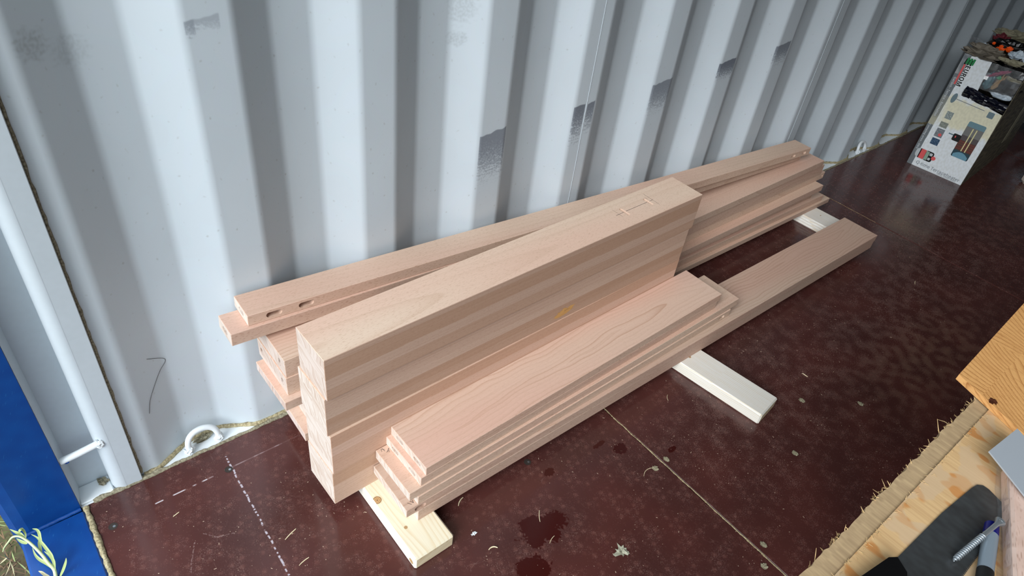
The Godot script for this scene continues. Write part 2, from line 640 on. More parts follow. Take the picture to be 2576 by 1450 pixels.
	M.sealant_pale = mat(M.sealant.albedo_texture, Color(1.18, 1.15, 1.08), 0.8)
	M.sealant_pale.uv1_triplanar = true
	M.sealant_pale.uv1_world_triplanar = true
	M.sealant_pale.uv1_scale = Vector3(5, 5, 5)
	# floor
	floor_pictures()
	M.filler = mat(M.sealant.albedo_texture, Color(1.15, 1.08, 1.0), 0.9)
	M.filler.uv1_triplanar = true
	M.filler.uv1_world_triplanar = true
	M.filler.uv1_scale = Vector3(9, 9, 9)
	M.screw_dark = mat(null, Color(0.20, 0.17, 0.15), 0.7)
	M.putty = mat(M.sealant.albedo_texture, Color(1.1, 1.1, 1.08), 0.9)
	M.putty.uv1_triplanar = true
	M.putty.uv1_scale = Vector3(14, 14, 14)
	M.zinc = mat(null, Color(0.72, 0.75, 0.77), 0.32, 0.85)
	M.steel = mat(null, Color(0.72, 0.75, 0.78), 0.40, 0.35)
	M.dust = mat(null, Color(0.72, 0.63, 0.55), 0.9)
	M.splinter = mat(null, Color(0.88, 0.82, 0.68), 0.8)
	M.splinter_grey = mat(null, Color(0.66, 0.66, 0.58), 0.8)
	M.black = mat(null, Color(0.035, 0.035, 0.04), 0.35)
	M.black_soft = mat(null, Color(0.05, 0.048, 0.05), 0.6)
	M.navy = mat(null, Color(0.03, 0.04, 0.10), 0.25)
	M.kraft = mat(picture(256, 256, func(x: int, y: int) -> Color:
		var n := N1.get_noise_2d(x / 50.0, y / 14.0) + 0.5 * N2.get_noise_2d(x / 7.0, y / 7.0)
		return Color(0.44, 0.41, 0.33).lerp(Color(0.22, 0.20, 0.16), clampf(0.40 + 0.55 * n, 0.0, 1.0))), Color.WHITE, 0.7)
	M.kraft.uv1_triplanar = true
	M.kraft.uv1_world_triplanar = true
	M.kraft.uv1_scale = Vector3(3, 3, 3)
	M.kraft_pale = mat(null, Color(0.55, 0.53, 0.44), 0.7)
	M.kraft_grey = mat(null, Color(0.46, 0.43, 0.38), 0.7)
	M.orange = mat(null, Color(0.98, 0.36, 0.08), 0.4)
	M.maroon = mat(null, Color(0.40, 0.10, 0.15), 0.7)
	M.pink = mat(null, Color(0.55, 0.18, 0.33), 0.4)
	M.teal = mat(null, Color(0.25, 0.42, 0.46), 0.3)
	M.tan = mat(null, Color(0.62, 0.50, 0.34), 0.5)
	M.green = mat(null, Color(0.22, 0.60, 0.42), 0.4)
	M.white_plastic = mat(null, Color(0.74, 0.79, 0.83), 0.35)
	var clear := StandardMaterial3D.new()
	clear.albedo_color = Color(0.90, 0.92, 0.93, 0.10)
	clear.transparency = BaseMaterial3D.TRANSPARENCY_ALPHA
	clear.roughness = 0.12
	M.clear = clear
	# workbench
	M.ply = mat(picture(1024, 512, func(x: int, y: int) -> Color:
		var u := x / 1024.0 * 0.5
		var v := y / 512.0 * 0.25
		var s := N1.get_noise_2d(u * 150.0, v * 7.0) * 0.5 + N2.get_noise_2d(u * 420.0, v * 12.0) * 0.5
		var c := Color(0.815, 0.685, 0.500).lerp(Color(0.66, 0.51, 0.34), clampf(0.25 + 0.35 * s, 0.0, 1.0))
		var grey := smoothstep(-0.02, 0.12, N3.get_noise_2d(u * 15.0 + 3.0, v * 24.0) + 0.15 * N1.get_noise_2d(u * 90.0, v * 90.0))
		c = c.lerp(Color(0.755, 0.650, 0.520), 0.75 * grey)
		var resin := smoothstep(0.30, 0.52, N2.get_noise_2d(u * 45.0 + 5.0, v * 24.0) + 0.15 * N1.get_noise_2d(u * 130.0, v * 60.0))
		c = c.lerp(Color(0.70, 0.42, 0.18), 0.6 * resin * (1.0 - 0.6 * grey))
		return c), Color.WHITE, 0.65)
	M.sawn = mat(picture(512, 128, func(x: int, y: int) -> Color:
		var n := N1.get_noise_2d(x / 4.0, y / 30.0) * 0.5 + N2.get_noise_2d(x / 12.0, y / 12.0) * 0.5
		return Color(0.72, 0.62, 0.47).lerp(Color(0.53, 0.44, 0.33), clampf(0.35 + 0.45 * n, 0.0, 1.0))), Color.WHITE, 0.85)
	M.fibre = mat(null, Color(0.78, 0.66, 0.47), 0.85)
	M.oak = mat(picture(1024, 512, func(x: int, y: int) -> Color:
		var u := y / 512.0 * 0.25
		var v := x / 1024.0 * 0.5 + 0.35 * u
		var rr := sqrt(pow(v - 0.31 + 0.03 * N1.get_noise_2d(u * 5.0, v * 7.0), 2.0) + pow(0.03 + 0.10 * u, 2.0))
		var ph := rr / 0.0058 + 0.5 * N2.get_noise_2d(u * 5.0, v * 9.0)
		var fr := ph - floorf(ph)
		var pore := N3.get_noise_2d(u * 60.0, v * 800.0)
		var c := Color(0.845, 0.640, 0.405).lerp(Color(0.60, 0.385, 0.20), clampf(0.75 * pow(fr, 5.0) + (0.3 if pore > 0.45 else 0.0) + 0.10 * N1.get_noise_2d(u * 8.0, v * 30.0), 0.0, 1.0))
		return c), Color.WHITE, 0.42)
	M.oak_knot = mat(null, Color(0.30, 0.15, 0.08), 0.5)
	M.blade = mat(picture(256, 128, func(x: int, y: int) -> Color:
		var n := N1.get_noise_2d(x / 30.0, y / 30.0) + 0.6 * N2.get_noise_2d(x / 6.0, y / 6.0)
		return Color(0.44, 0.46, 0.47).lerp(Color(0.34, 0.34, 0.34), clampf(0.35 + 0.4 * n, 0.0, 1.0))), Color.WHITE, 0.40, 0.8)
	M.pen_grey = mat(null, Color(0.53, 0.58, 0.62), 0.35, 0.3)
	M.pen_blue = mat(null, Color(0.03, 0.05, 0.38), 0.3)
	# outdoors
	M.earth = mat(picture(512, 512, func(x: int, y: int) -> Color:
		var n := N1.get_noise_2d(x / 60.0, y / 60.0) * 0.6 + N2.get_noise_2d(x / 6.0, y / 6.0) * 0.5
		return Color(0.30, 0.25, 0.19).lerp(Color(0.36, 0.40, 0.22), clampf(0.4 + 0.7 * n, 0.0, 1.0))), Color.WHITE, 0.95)
	M.earth.uv1_triplanar = true
	M.earth.uv1_world_triplanar = true
	M.straw = mat(null, Color(0.52, 0.42, 0.31), 0.9)
	M.stem = mat(null, Color(0.80, 0.86, 0.66), 0.5)
	M.stem.backlight_enabled = true
	M.stem.backlight = Color(0.35, 0.40, 0.2)
	M.leaf = mat(null, Color(0.64, 0.70, 0.46), 0.5)
	M.leaf.backlight_enabled = true
	M.leaf.backlight = Color(0.30, 0.38, 0.14)
	M.leaf_dry = mat(null, Color(0.70, 0.68, 0.55), 0.7)


# paint with dirt, and rubber scuffs where loads have rubbed the ribs; covers x -0.35 .. 2.25, y 0 .. 1.3
func wall_picture(paint: Color) -> ImageTexture:
	var w := 2048
	var h := 1024
	# rubber scuffs: [x0, x1, y0, y1, strength, how streaky]
	var scuffs := [[0.557, 0.628, 0.470, 0.566, 0.50, 0.5], [0.833, 0.868, 0.500, 0.578, 0.58, 0.7], [0.876, 0.900, 0.520, 0.580, 0.55, 1.0], [1.110, 1.186, 0.515, 0.583, 0.46, 0.35],
		[1.386, 1.458, 0.556, 0.597, 0.60, 0.3], [1.662, 1.732, 0.558, 0.608, 0.50, 0.5], [0.002, 0.016, 0.850, 0.872, 0.32, 0.8], [0.016, 0.052, 0.860, 0.874, 0.20, 0.9]]
	# soft grey smears: [x, y, half width, half height, strength]
	var smears := [[0.507, 0.845, 0.022, 0.035, 0.16], [0.500, 0.775, 0.016, 0.012, 0.18], [0.285, 0.905, 0.022, 0.010, 0.20], [-0.185, 0.862, 0.016, 0.018, 0.24], [-0.14, 0.84, 0.02, 0.02, 0.12], [1.98, 0.62, 0.02, 0.12, 0.14]]
	return picture(w, h, func(px: int, py: int) -> Color:
		var x := -0.35 + 2.6 * px / w
		var y := 1.3 - 1.3 * py / h
		var n := N1.get_noise_2d(x * 3.0, y * 2.0) * 0.6 + N2.get_noise_2d(x * 14.0, y * 9.0) * 0.4
		var c := paint.lerp(Color(0.72, 0.755, 0.775), clampf(0.10 + 0.16 * n, 0.0, 1.0))
		var grime := N3.get_noise_2d(x * 90.0, y * 70.0)
		if grime > 0.84:
			c = c.lerp(Color(0.45, 0.43, 0.40), (grime - 0.84) * 1.6)
		for s in smears:
			var ex: float = (x - s[0]) / s[2]
			var ey: float = (y - s[1]) / s[3]
			var e := ex * ex + ey * ey
			if e < 2.5:
				c = c.lerp(Color(0.40, 0.42, 0.42), float(s[4]) * (1.0 - smoothstep(0.1, 2.2, e + 0.9 * N2.get_noise_2d(x * 70.0, y * 110.0))) * (0.7 + 0.5 * N1.get_noise_2d(x * 200.0, y * 160.0)))
		for s in scuffs:
			if x > s[0] - 0.004 and x < s[1] + 0.004 and y > s[2] - 0.03 and y < s[3] + 0.012:
				var wob := 0.002 * N1.get_noise_2d(x * 45.0, s[2] * 9.0)
				var inside: float = smoothstep(s[0] - 0.001, s[0] + 0.001, x) * (1.0 - smoothstep(s[1] - 0.001, s[1] + 0.001, x))
				inside *= 1.0 - smoothstep(s[3] - 0.001, s[3] + 0.002, y + wob - 0.14 * (x - s[0]))
				var depth: float = (s[3] - y) / (s[3] - s[2])
				var fine := N2.get_noise_2d(x * 420.0, y * 420.0) * 0.5 + N3.get_noise_2d(x * 150.0 + y * 60.0, y * 190.0) * 0.6
				var streak := N1.get_noise_2d(x * 25.0, y * 120.0)
				var k: float = s[4] * inside * clampf(1.15 - 0.75 * depth + 0.35 * fine, 0.0, 1.0)
				k *= smoothstep(-0.45, 0.15, 0.75 - depth + 0.45 * fine + float(s[5]) * 0.55 * streak)
				c = c.lerp(Color(0.24, 0.26, 0.31), clampf(k, 0.0, 1.0))
		return c)


const CRACK := [Vector2(-0.233, 0.255), Vector2(-0.210, 0.201), Vector2(-0.190, 0.193), Vector2(-0.170, 0.214), Vector2(-0.143, 0.224)]


func floor_pictures() -> void:
	var A := floor_picture(2048, 1024, -0.35, 2.0, 1.0)
	var B := floor_picture(1024, 512, 1.65, 2.0, 1.0)
	for e in [["floor_near", A, -0.35], ["floor_far", B, 1.65]]:
		var m := mat(e[1][0], Color.WHITE, 1.0)
		m.roughness_texture = e[1][1]
		m.roughness_texture_channel = BaseMaterial3D.TEXTURE_CHANNEL_RED
		m.metallic_specular = 0.5
		m.texture_repeat = true
		M[e[0]] = m


# red-brown phenolic plywood: a faint mesh imprint, dust, scratches, wet patches and crumbs
func floor_picture(w: int, h: int, x0: float, sx: float, sz: float) -> Array:
	var wet := [[0.350, 0.560, 0.052, 0.036], [0.285, 0.612, 0.034, 0.030], [0.634, 0.512, 0.020, 0.014], [0.455, 0.467, 0.016, 0.010], [0.736, 0.582, 0.012, 0.006], [0.60, 0.475, 0.018, 0.006]]
	var both := pictures(w, h, func(px: int, py: int) -> Color:
		var x := x0 + sx * px / w
		var z := sz * py / h
		var n := N1.get_noise_2d(x * 5.0, z * 5.0)
		var n2 := N2.get_noise_2d(x * 22.0, z * 22.0)
		var n3 := N3.get_noise_2d(x * 130.0, z * 130.0)
		var n4 := N2.get_noise_2d(x * 300.0 + 7.0, z * 300.0)
		var c := Color(0.325, 0.182, 0.166).lerp(Color(0.265, 0.150, 0.140), clampf(0.5 + 0.6 * n, 0.0, 1.0))
		var r := 0.15
		# mesh imprint: soft dots on a skewed lattice
		var a := (x * 0.94 + z * 0.34) / 0.0185
		var b := (z * 0.94 - x * 0.34) / 0.0185 + 0.5 * (int(floorf(a)) & 1)
		var dx := a - floorf(a) - 0.5
		var dz := b - floorf(b) - 0.5
		var dot := 1.0 - smoothstep(0.12, 0.38, sqrt(dx * dx + dz * dz))
		c = c.lerp(Color(0.46, 0.30, 0.27), dot * 0.42 * clampf(0.5 + n2 + n3 * 0.5, 0.0, 1.0))
		# trodden dust
		var dust := clampf(0.30 + 0.65 * n + 0.35 * n2, 0.0, 1.0) * clampf(0.5 + 0.25 * n3 + 0.7 * n4, 0.0, 1.0)
		var lane := exp(-pow((z - 0.62 + 0.10 * n) / 0.16, 2.0)) * smoothstep(0.55, 1.0, x)
		dust = clampf(dust * 0.55 + lane * 0.40 * clampf(0.45 + 0.3 * n3 + 0.5 * n2 + 0.9 * n4, 0.0, 1.0), 0.0, 1.0)
		c = c.lerp(Color(0.50, 0.41, 0.38), dust * 0.34)
		var brown := exp(-pow((x - 1.62) / 0.30, 2.0) - pow((z - 0.80) / 0.11, 2.0)) * clampf(0.5 + n2 + 0.8 * n4, 0.0, 1.0)
		c = c.lerp(Color(0.47, 0.36, 0.27), 0.5 * brown)
		r += 0.3 * brown
		r += 0.30 * dust
		# crumbs of dust too fine to build
		var g := N1.get_noise_2d(x * 420.0, z * 420.0) + 0.22 * n2 + 0.25 * lane
		if g > 0.74:
			c = c.lerp(Color(0.66, 0.57, 0.52), clampf((g - 0.74) * 2.0, 0.0, 0.6))
			r = 0.7
		# scratches
		var s1 := absf(N2.get_noise_2d(x * 7.0 + z * 2.0, z * 60.0 - x * 18.0))
		if s1 < 0.018 and n2 > 0.05:
			c = c.lerp(Color(0.55, 0.46, 0.43), 0.35)
		var s2 := absf(N3.get_noise_2d(x * 55.0, z * 5.0 + x * 3.0))
		if s2 < 0.012 and n > 0.0:
			c = c.lerp(Color(0.52, 0.42, 0.39), 0.3)
		# chalk line along the wall and paint drips across it
		var cl := absf(z - 0.0785 + 0.0012 * N1.get_noise_2d(x * 9.0, 1.0))
		if cl < 0.0014:
			var k := 0.20 + 0.25 * smoothstep(-0.2, 0.5, N2.get_noise_2d(x * 60.0, 9.0))
			if x < -0.14:
				k = 0.9 * smoothstep(-0.25, 0.1, N2.get_noise_2d(x * 40.0, 9.0))
			if x < -0.265 or absf(x + 0.115) < 0.012:
				k = 0.0
			c = c.lerp(Color(0.80, 0.78, 0.80), k * (1.0 if x < 0.02 else 0.35))
		# a hair-fine crack with pale dirt in it
		if x < -0.13 and x > -0.24 and z > 0.18 and z < 0.27:
			for q in CRACK.size() - 1:
				var on := Geometry2D.get_closest_point_to_segment(Vector2(x, z), CRACK[q], CRACK[q + 1])
				if on.distance_to(Vector2(x + 0.002 * n2, z + 0.002 * n3)) < 0.0011:
					c = c.lerp(Color(0.62, 0.55, 0.54), 0.5)
		var dl := absf(x + 0.092 + 0.02 * (z - 0.2) + 0.0015 * N1.get_noise_2d(z * 30.0, 3.0))
		if dl < 0.0017 and z > 0.045 and z < 0.45:
			var k2 := smoothstep(-0.1, 0.25, N3.get_noise_2d(z * 130.0, 2.0) + (0.25 if z < 0.2 else -0.05))
			c = c.lerp(Color(0.80, 0.80, 0.85), 0.8 * k2)
		# wet patches
		for q in wet:
			var ex: float = (x - q[0]) / q[2]
			var ez: float = (z - q[1]) / q[3]
			var e := ex * ex + ez * ez + 0.65 * n2 + 0.35 * n3
			if e < 1.0:
				var k3 := smoothstep(1.0, 0.82, e)
				c = c.lerp(Color(0.225, 0.070, 0.058), k3)
				r = lerpf(r, 0.12, k3)
		c.a = r
		return c)
	return [both[0], ImageTexture.create_from_image(both[1])]


# ---------------------------------------------------------------- the shell and its surroundings
func build_shell() -> void:
	var g := stool()
	box(g, Vector3(-14, -0.45, -9), Vector3(9, -0.17, 11))
	var ground := put("ground", g.commit(), M.earth)
	ground.set_meta("kind", "structure")
	tag(ground, "bare earth with short grass outside the container", "ground")
	# far long side, roof and end wall of the container: out of view, they only bounce light
	var parts := [["wall_right", Vector3(-0.36, -0.12, 2.34), Vector3(5.9, 2.42, 2.40), "dull grey side wall of the container opposite the corrugated wall"],
		["wall_end", Vector3(5.9, -0.12, -0.06), Vector3(5.96, 2.42, 2.40), "white painted steel end wall of the container"],
		["ceiling", Vector3(-0.46, 2.40, -0.10), Vector3(5.96, 2.46, 2.44), "dull grey steel roof of the container"]]
	for p in parts:
		var st := stool()
		box(st, p[1], p[2])
		var o := put(p[0], st.commit(), M.lining if p[0] == "wall_right" else M.roof if p[0] == "ceiling" else M.paint)
		o.set_meta("kind", "structure")
		tag(o, p[3], "ceiling" if p[0] == "ceiling" else "wall")


func build_floor() -> void:
	var o := thing("floor", "red-brown phenolic plywood floor of the container, dusty and scratched", "floor")
	o.set_meta("kind", "structure")
	# sheets laid across the container: [x from, x to]
	for e in [[-0.340, 0.6865], [0.6905, 2.190], [2.194, 3.40], [3.404, 4.60], [4.604, 5.90]]:
		var cuts := [e[0]]
		if e[0] < 1.65 and e[1] > 1.65:
			cuts.append(1.65)
		cuts.append(e[1])
		var am := ArrayMesh.new()
		var y1 := 0.0
		for i in cuts.size() - 1:
			var st := stool()
			var far: bool = cuts[i] >= 1.64
			var x0: float = 1.65 if far else -0.35
			var a: float = cuts[i]
			var b: float = cuts[i + 1]
			var c := 0.0012
			var zs := [0.012, 2.338]
			var uv := func(p: Vector3) -> Vector2: return Vector2((p.x - x0) / 2.0, p.z)
			var aa := a + (c if i == 0 else 0.0)
			var bb := b - (c if i == cuts.size() - 2 else 0.0)
			var q := [Vector3(aa, y1, zs[0]), Vector3(bb, y1, zs[0]), Vector3(bb, y1, zs[1]), Vector3(aa, y1, zs[1])]
			quad(st, q[0], q[1], q[2], q[3], Vector3.UP, uv.call(q[0]), uv.call(q[1]), uv.call(q[2]), uv.call(q[3]))
			for s in [[a, aa, -1.0], [b, bb, 1.0]]:
				if is_equal_approx(s[0], s[1]):
					continue
				var t := [Vector3(s[1], y1, zs[0]), Vector3(s[1], y1, zs[1]), Vector3(s[0], y1 - c, zs[1]), Vector3(s[0], y1 - c, zs[0])]
				quad(st, t[0], t[1], t[2], t[3], Vector3(s[2], 1, 0).normalized(), uv.call(t[0]), uv.call(t[1]), uv.call(t[2]), uv.call(t[3]))
				quad(st, Vector3(s[0], y1 - c, zs[0]), Vector3(s[0], y1 - c, zs[1]), Vector3(s[0], -0.028, zs[1]), Vector3(s[0], -0.028, zs[0]), Vector3(s[2], 0, 0))
			quad(st, Vector3(a, -0.028, zs[0]), Vector3(b, -0.028, zs[0]), Vector3(b, -0.028, zs[1]), Vector3(a, -0.028, zs[1]), Vector3.DOWN)
			quad(st, Vector3(a, y1, zs[0]), Vector3(b, y1, zs[0]), Vector3(b, -0.028, zs[0]), Vector3(a, -0.028, zs[0]), Vector3.FORWARD)
			quad(st, Vector3(a, y1, zs[1]), Vector3(b, y1, zs[1]), Vector3(b, -0.028, zs[1]), Vector3(a, -0.028, zs[1]), Vector3.BACK)
			st.set_material(M.floor_far if far else M.floor_near)
			am = st.commit(am)
		put("floor_panel", am, null, o)
	var sub := stool()
	box(sub, Vector3(-0.34, -0.12, 0.0), Vector3(5.9, -0.0282, 2.34))
	put("subfloor", sub.commit(), M.screw_dark, o)
	# pale dirt packed into the joints, a ragged bead
	for e in [[0.6885, 0.0042, 1.35], [2.192, 0.0010, 0.34]]:
		var st := stool()
		var z := 0.012
		var prev := []
		while z < e[2]:
			var wv: float = e[1] * (0.38 + 0.70 * z) * (0.6 + 1.2 * absf(N1.get_noise_2d(z * 60.0, e[0] * 9.0)))
			var cx: float = e[0] + 0.0010 * N2.get_noise_2d(z * 25.0, e[0])
			var hgt := -0.0004 + 0.0012 * N3.get_noise_2d(z * 45.0, 3.0)
			var cur := [Vector3(cx - wv * 0.5, -0.0004, z), Vector3(cx, maxf(hgt, -0.0003) + 0.0008, z), Vector3(cx + wv * 0.5, -0.0004, z)]
			if prev:
				for i in 2:
					var n: Vector3 = Vector3(-0.4 if i == 0 else 0.4, 1, 0).normalized()
					quad(st, prev[i], prev[i + 1], cur[i + 1], cur[i], n)
			prev = cur
			z += 0.004
		put("joint_filler", st.commit(), M.filler, o)
	# countersunk screws; some filled with putty
	var at := [[-0.316, 0.085, 0], [-0.096, 0.081, 0], [0.432, 0.419, 0], [0.661, 0.596, 1], [0.702, 0.594, 1], [0.708, 0.856, 1], [0.977, 0.761, 1], [1.144, 0.675, 1], [1.271, 0.772, 1], [0.668, 0.885, 1]]
	for s in at:
		var st := stool()
		var r := 0.0072
		if s[2] == 0:
			# a dark bore with a bright recessed head
			for k in 16:
				var d0 := Vector3(cos(TAU * k / 16), 0, sin(TAU * k / 16))
				var d1 := Vector3(cos(TAU * (k + 1) / 16), 0, sin(TAU * (k + 1) / 16))
				quad(st, d0 * r * 1.12 + Vector3(0, 0.0004, 0), d1 * r * 1.12 + Vector3(0, 0.0004, 0), d1 * r * 0.94 + Vector3(0, 0.0009, 0), d0 * r * 0.94 + Vector3(0, 0.0009, 0), Vector3.UP)
				tri(st, Vector3(0, 0.0003, 0), d0 * r * 0.94 + Vector3(0, 0.0006, 0), d1 * r * 0.94 + Vector3(0, 0.0006, 0), Vector3.UP)
			var m := put("screw", st.commit(), M.screw_dark, o)
			m.position = Vector3(s[0], 0, s[1])
			var st2 := stool()
			for k in 10:
				var d0 := Vector3(cos(TAU * k / 10), 0, sin(TAU * k / 10))
				var d1 := Vector3(cos(TAU * (k + 1) / 10), 0, sin(TAU * (k + 1) / 10))
				tri(st2, Vector3(0, 0.0016, 0), d0 * r * 0.36 + Vector3(0, 0.0007, 0), d1 * r * 0.36 + Vector3(0, 0.0007, 0), Vector3.UP)
			var head := put("screw_head", st2.commit(), M.zinc, m)
			head.position = Vector3(0.0018, 0, 0.001)
		else:
			var mesh := lump(Vector3(0.0125, 0.0022, 0.0145), int(s[0] * 100), 0.5, 7, 14)
			var m := put("screw_putty", mesh, M.putty, o)
			m.position = Vector3(s[0], 0.0, s[1])


# x positions: ribs every 0.278 m, inner face at z = 0, outer face at z = -0.036
func wall_profile(x0: float, x1: float) -> Array:
	var raw := []
	var k := int(floorf(x0 / 0.278)) - 1
	while k * 0.278 < x1 + 0.3:
		var b := k * 0.278
		raw.append_array([Vector2(b, 0), Vector2(b + 0.072, 0), Vector2(b + 0.140, -0.036), Vector2(b + 0.210, -0.036)])
		k += 1
	var pts := []
	var nrm := []
	for i in range(1, raw.size() - 1):
		var p: Vector2 = raw[i]
		var d0: Vector2 = (p - raw[i - 1]).normalized()
		var d1: Vector2 = (raw[i + 1] - p).normalized()
		var a: Vector2 = p - d0 * 0.0075
		var b: Vector2 = p + d1 * 0.0075
		for s in 5:
			var t := s / 4.0
			pts.append(a.lerp(p, t).lerp(p.lerp(b, t), t))
			var d := d0.lerp(d1, t).normalized()
			nrm.append(Vector2(-d.y, d.x))
	var out := []
	for i in pts.size() - 1:
		var a: Vector2 = pts[i]
		var b: Vector2 = pts[i + 1]
		var na: Vector2 = nrm[i]
		var nb: Vector2 = nrm[i + 1]
		if b.x <= x0 or a.x >= x1:
			continue
		if a.x < x0:
			var t := (x0 - a.x) / (b.x - a.x)
			na = na.lerp(nb, t)
			a = a.lerp(b, t)
		if b.x > x1:
			var t2 := (x1 - a.x) / (b.x - a.x)
			nb = na.lerp(nb, t2)
			b = a.lerp(b, t2)
		if out.is_empty():
			out.append([a, na])
		out.append([b, nb])
	return out


func wall_z(x: float) -> float:
	var t := fposmod(x, 0.278)
	if t < 0.072:
		return 0.0
	if t < 0.140:
		return -0.036 * (t - 0.072) / 0.068
	if t < 0.210:
		return -0.036
	return -0.036 + 0.036 * (t - 0.210) / 0.068


func build_wall() -> void:
	var o := thing("wall_left", "blue-white painted corrugated steel wall with dark rubber scuffs on its ribs", "wall")
	o.set_meta("kind", "structure")
	var seams := [-0.29, 0.873, 1.970, 3.067, 4.164, 5.261, 5.9]
	for i in seams.size() - 1:
		var x0: float = seams[i]
		var x1: float = seams[i + 1]
		var prof := wall_profile(x0, x1)
		var st := stool()
		var top := 2.40
		for j in prof.size() - 1:
			var a: Vector2 = prof[j][0]
			var b: Vector2 = prof[j + 1][0]
			var na: Vector2 = prof[j][1]
			var nb: Vector2 = prof[j + 1][1]
			var n0 := Vector3(na.x, 0, na.y)
			var n1 := Vector3(nb.x, 0, nb.y)
			var ua := (a.x + 0.35) / 2.6
			var ub := (b.x + 0.35) / 2.6
			quad_n(st, [Vector3(a.x, 0.0006, a.y), Vector3(b.x, 0.0006, b.y), Vector3(b.x, top, b.y), Vector3(a.x, top, a.y)], [n0, n1, n1, n0],
				[Vector2(ua, 1.0), Vector2(ub, 1.0), Vector2(ub, 1.0 - top / 1.3), Vector2(ua, 1.0 - top / 1.3)])
		quad(st, Vector3(x0, 0.0006, -0.06), Vector3(x1, 0.0006, -0.06), Vector3(x1, top, -0.06), Vector3(x0, top, -0.06), Vector3.FORWARD)
		for e in [x0, x1]:
			var zz := wall_z(e)
			quad(st, Vector3(e, 0.0006, -0.06), Vector3(e, 0.0006, zz), Vector3(e, top, zz), Vector3(e, top, -0.06), Vector3(-1 if e == x0 else 1, 0, 0))
		put("wall_sheet", st.commit(), M.wall_marked if x1 < 2.2 else M.paint, o)
		if i > 0:
			var w := stool()
			var pts := []
			for s in 49:
				var y := 0.003 + s * 0.05
				pts.append(Vector3(x0 + 0.0006 * N1.get_noise_2d(y * 8.0, x0), y, 0.0004))
			tube(w, pts, 0.00045, 6)
			put("weld_seam", w.commit(), M.paint, o)
	# bottom rail: its white top shows in the hollows of the ribs; sealant follows the profile and the edge of the floor
	var rail := thing("baseboard_left", "white steel bottom rail with lashing rings and dirty sealant along the corrugated wall", "rail")
	rail.set_meta("kind", "structure")
	var rb := stool()
	box(rb, Vector3(-0.352, -0.14, -0.10), Vector3(5.9, 0.0005, 0.0118), 0.001)
	put("rail_top", rb.commit(), M.paint_white, rail)
	var prof2 := wall_profile(-0.235, 3.6)
	var pts2 := []
	var rad := []
	for j in prof2.size():
		var a: Vector2 = prof2[j][0]
		var na: Vector2 = prof2[j][1]
		pts2.append(Vector3(a.x + na.x * 0.002, 0.0022, a.y + na.y * 0.002))
		rad.append(0.0030 + 0.0016 * N1.get_noise_2d(a.x * 30.0, 2.0))
	var fine := []
	var fr := []
	for j in pts2.size() - 1:
		var steps := maxi(1, int(pts2[j].distance_to(pts2[j + 1]) / 0.006))
		for s in steps:
			var t := float(s) / steps
			var p: Vector3 = pts2[j].lerp(pts2[j + 1], t)
			fine.append(p + Vector3(0, 0.0010 * N2.get_noise_2d(p.x * 80.0, 4.0), 0))
			fr.append(0.0052 + 0.0016 * N1.get_noise_2d(p.x * 45.0, 2.0) + 0.0005 * N3.get_noise_2d(p.x * 190.0, 2.0))
	var sb := stool()
	tube(sb, fine, fr, 7)
	put("sealant_bead", sb.commit(), M.sealant_pale, rail)
	var fl := []
	var flr := []
	for j in 640:
		var x := -0.330 + j * 0.0062
		fl.append(Vector3(x, 0.0002 + 0.0012 * N2.get_noise_2d(x * 60.0, 8.0), 0.0090 + 0.0012 * N1.get_noise_2d(x * 25.0, 5.0)))
		flr.append(0.0042 + 0.0016 * N3.get_noise_2d(x * 70.0, 1.0) + (0.002 if x < -0.2 else 0.0))
	var sb2 := stool()
	tube(sb2, fl, flr, 7)
	put("sealant_bead", sb2.commit(), M.sealant, rail)
	# D-shaped lashing rings welded on the rail in the hollows
	for x in [-0.113, 2.697]:
		var st := stool()
		var arc := []
		for s in 25:
			var t := PI * s / 24.0
			var lift := 0.043 * pow(sin(t), 0.52)
			arc.append(Vector3(x - 0.031 * cos(t), 0.003 + lift, -0.003 - 0.010 * sin(t)))
		tube(st, arc, 0.0062, 10)
		var ring := put("lashing_ring", st.commit(), M.paint_white, rail)
		for s in [-1, 1]:
			var foot := put("weld", lump(Vector3(0.020, 0.015, 0.017), 3 + s, 0.6, 8, 14), M.paint_white, ring)
			foot.position = Vector3(x + s * 0.031, 0.0005, -0.002)
		var dirt := put("dirt", lump(Vector3(0.036, 0.010, 0.012), 9, 0.9, 8, 14), M.sealant, ring)
		dirt.position = Vector3(x + 0.002, 0.0005, -0.020)


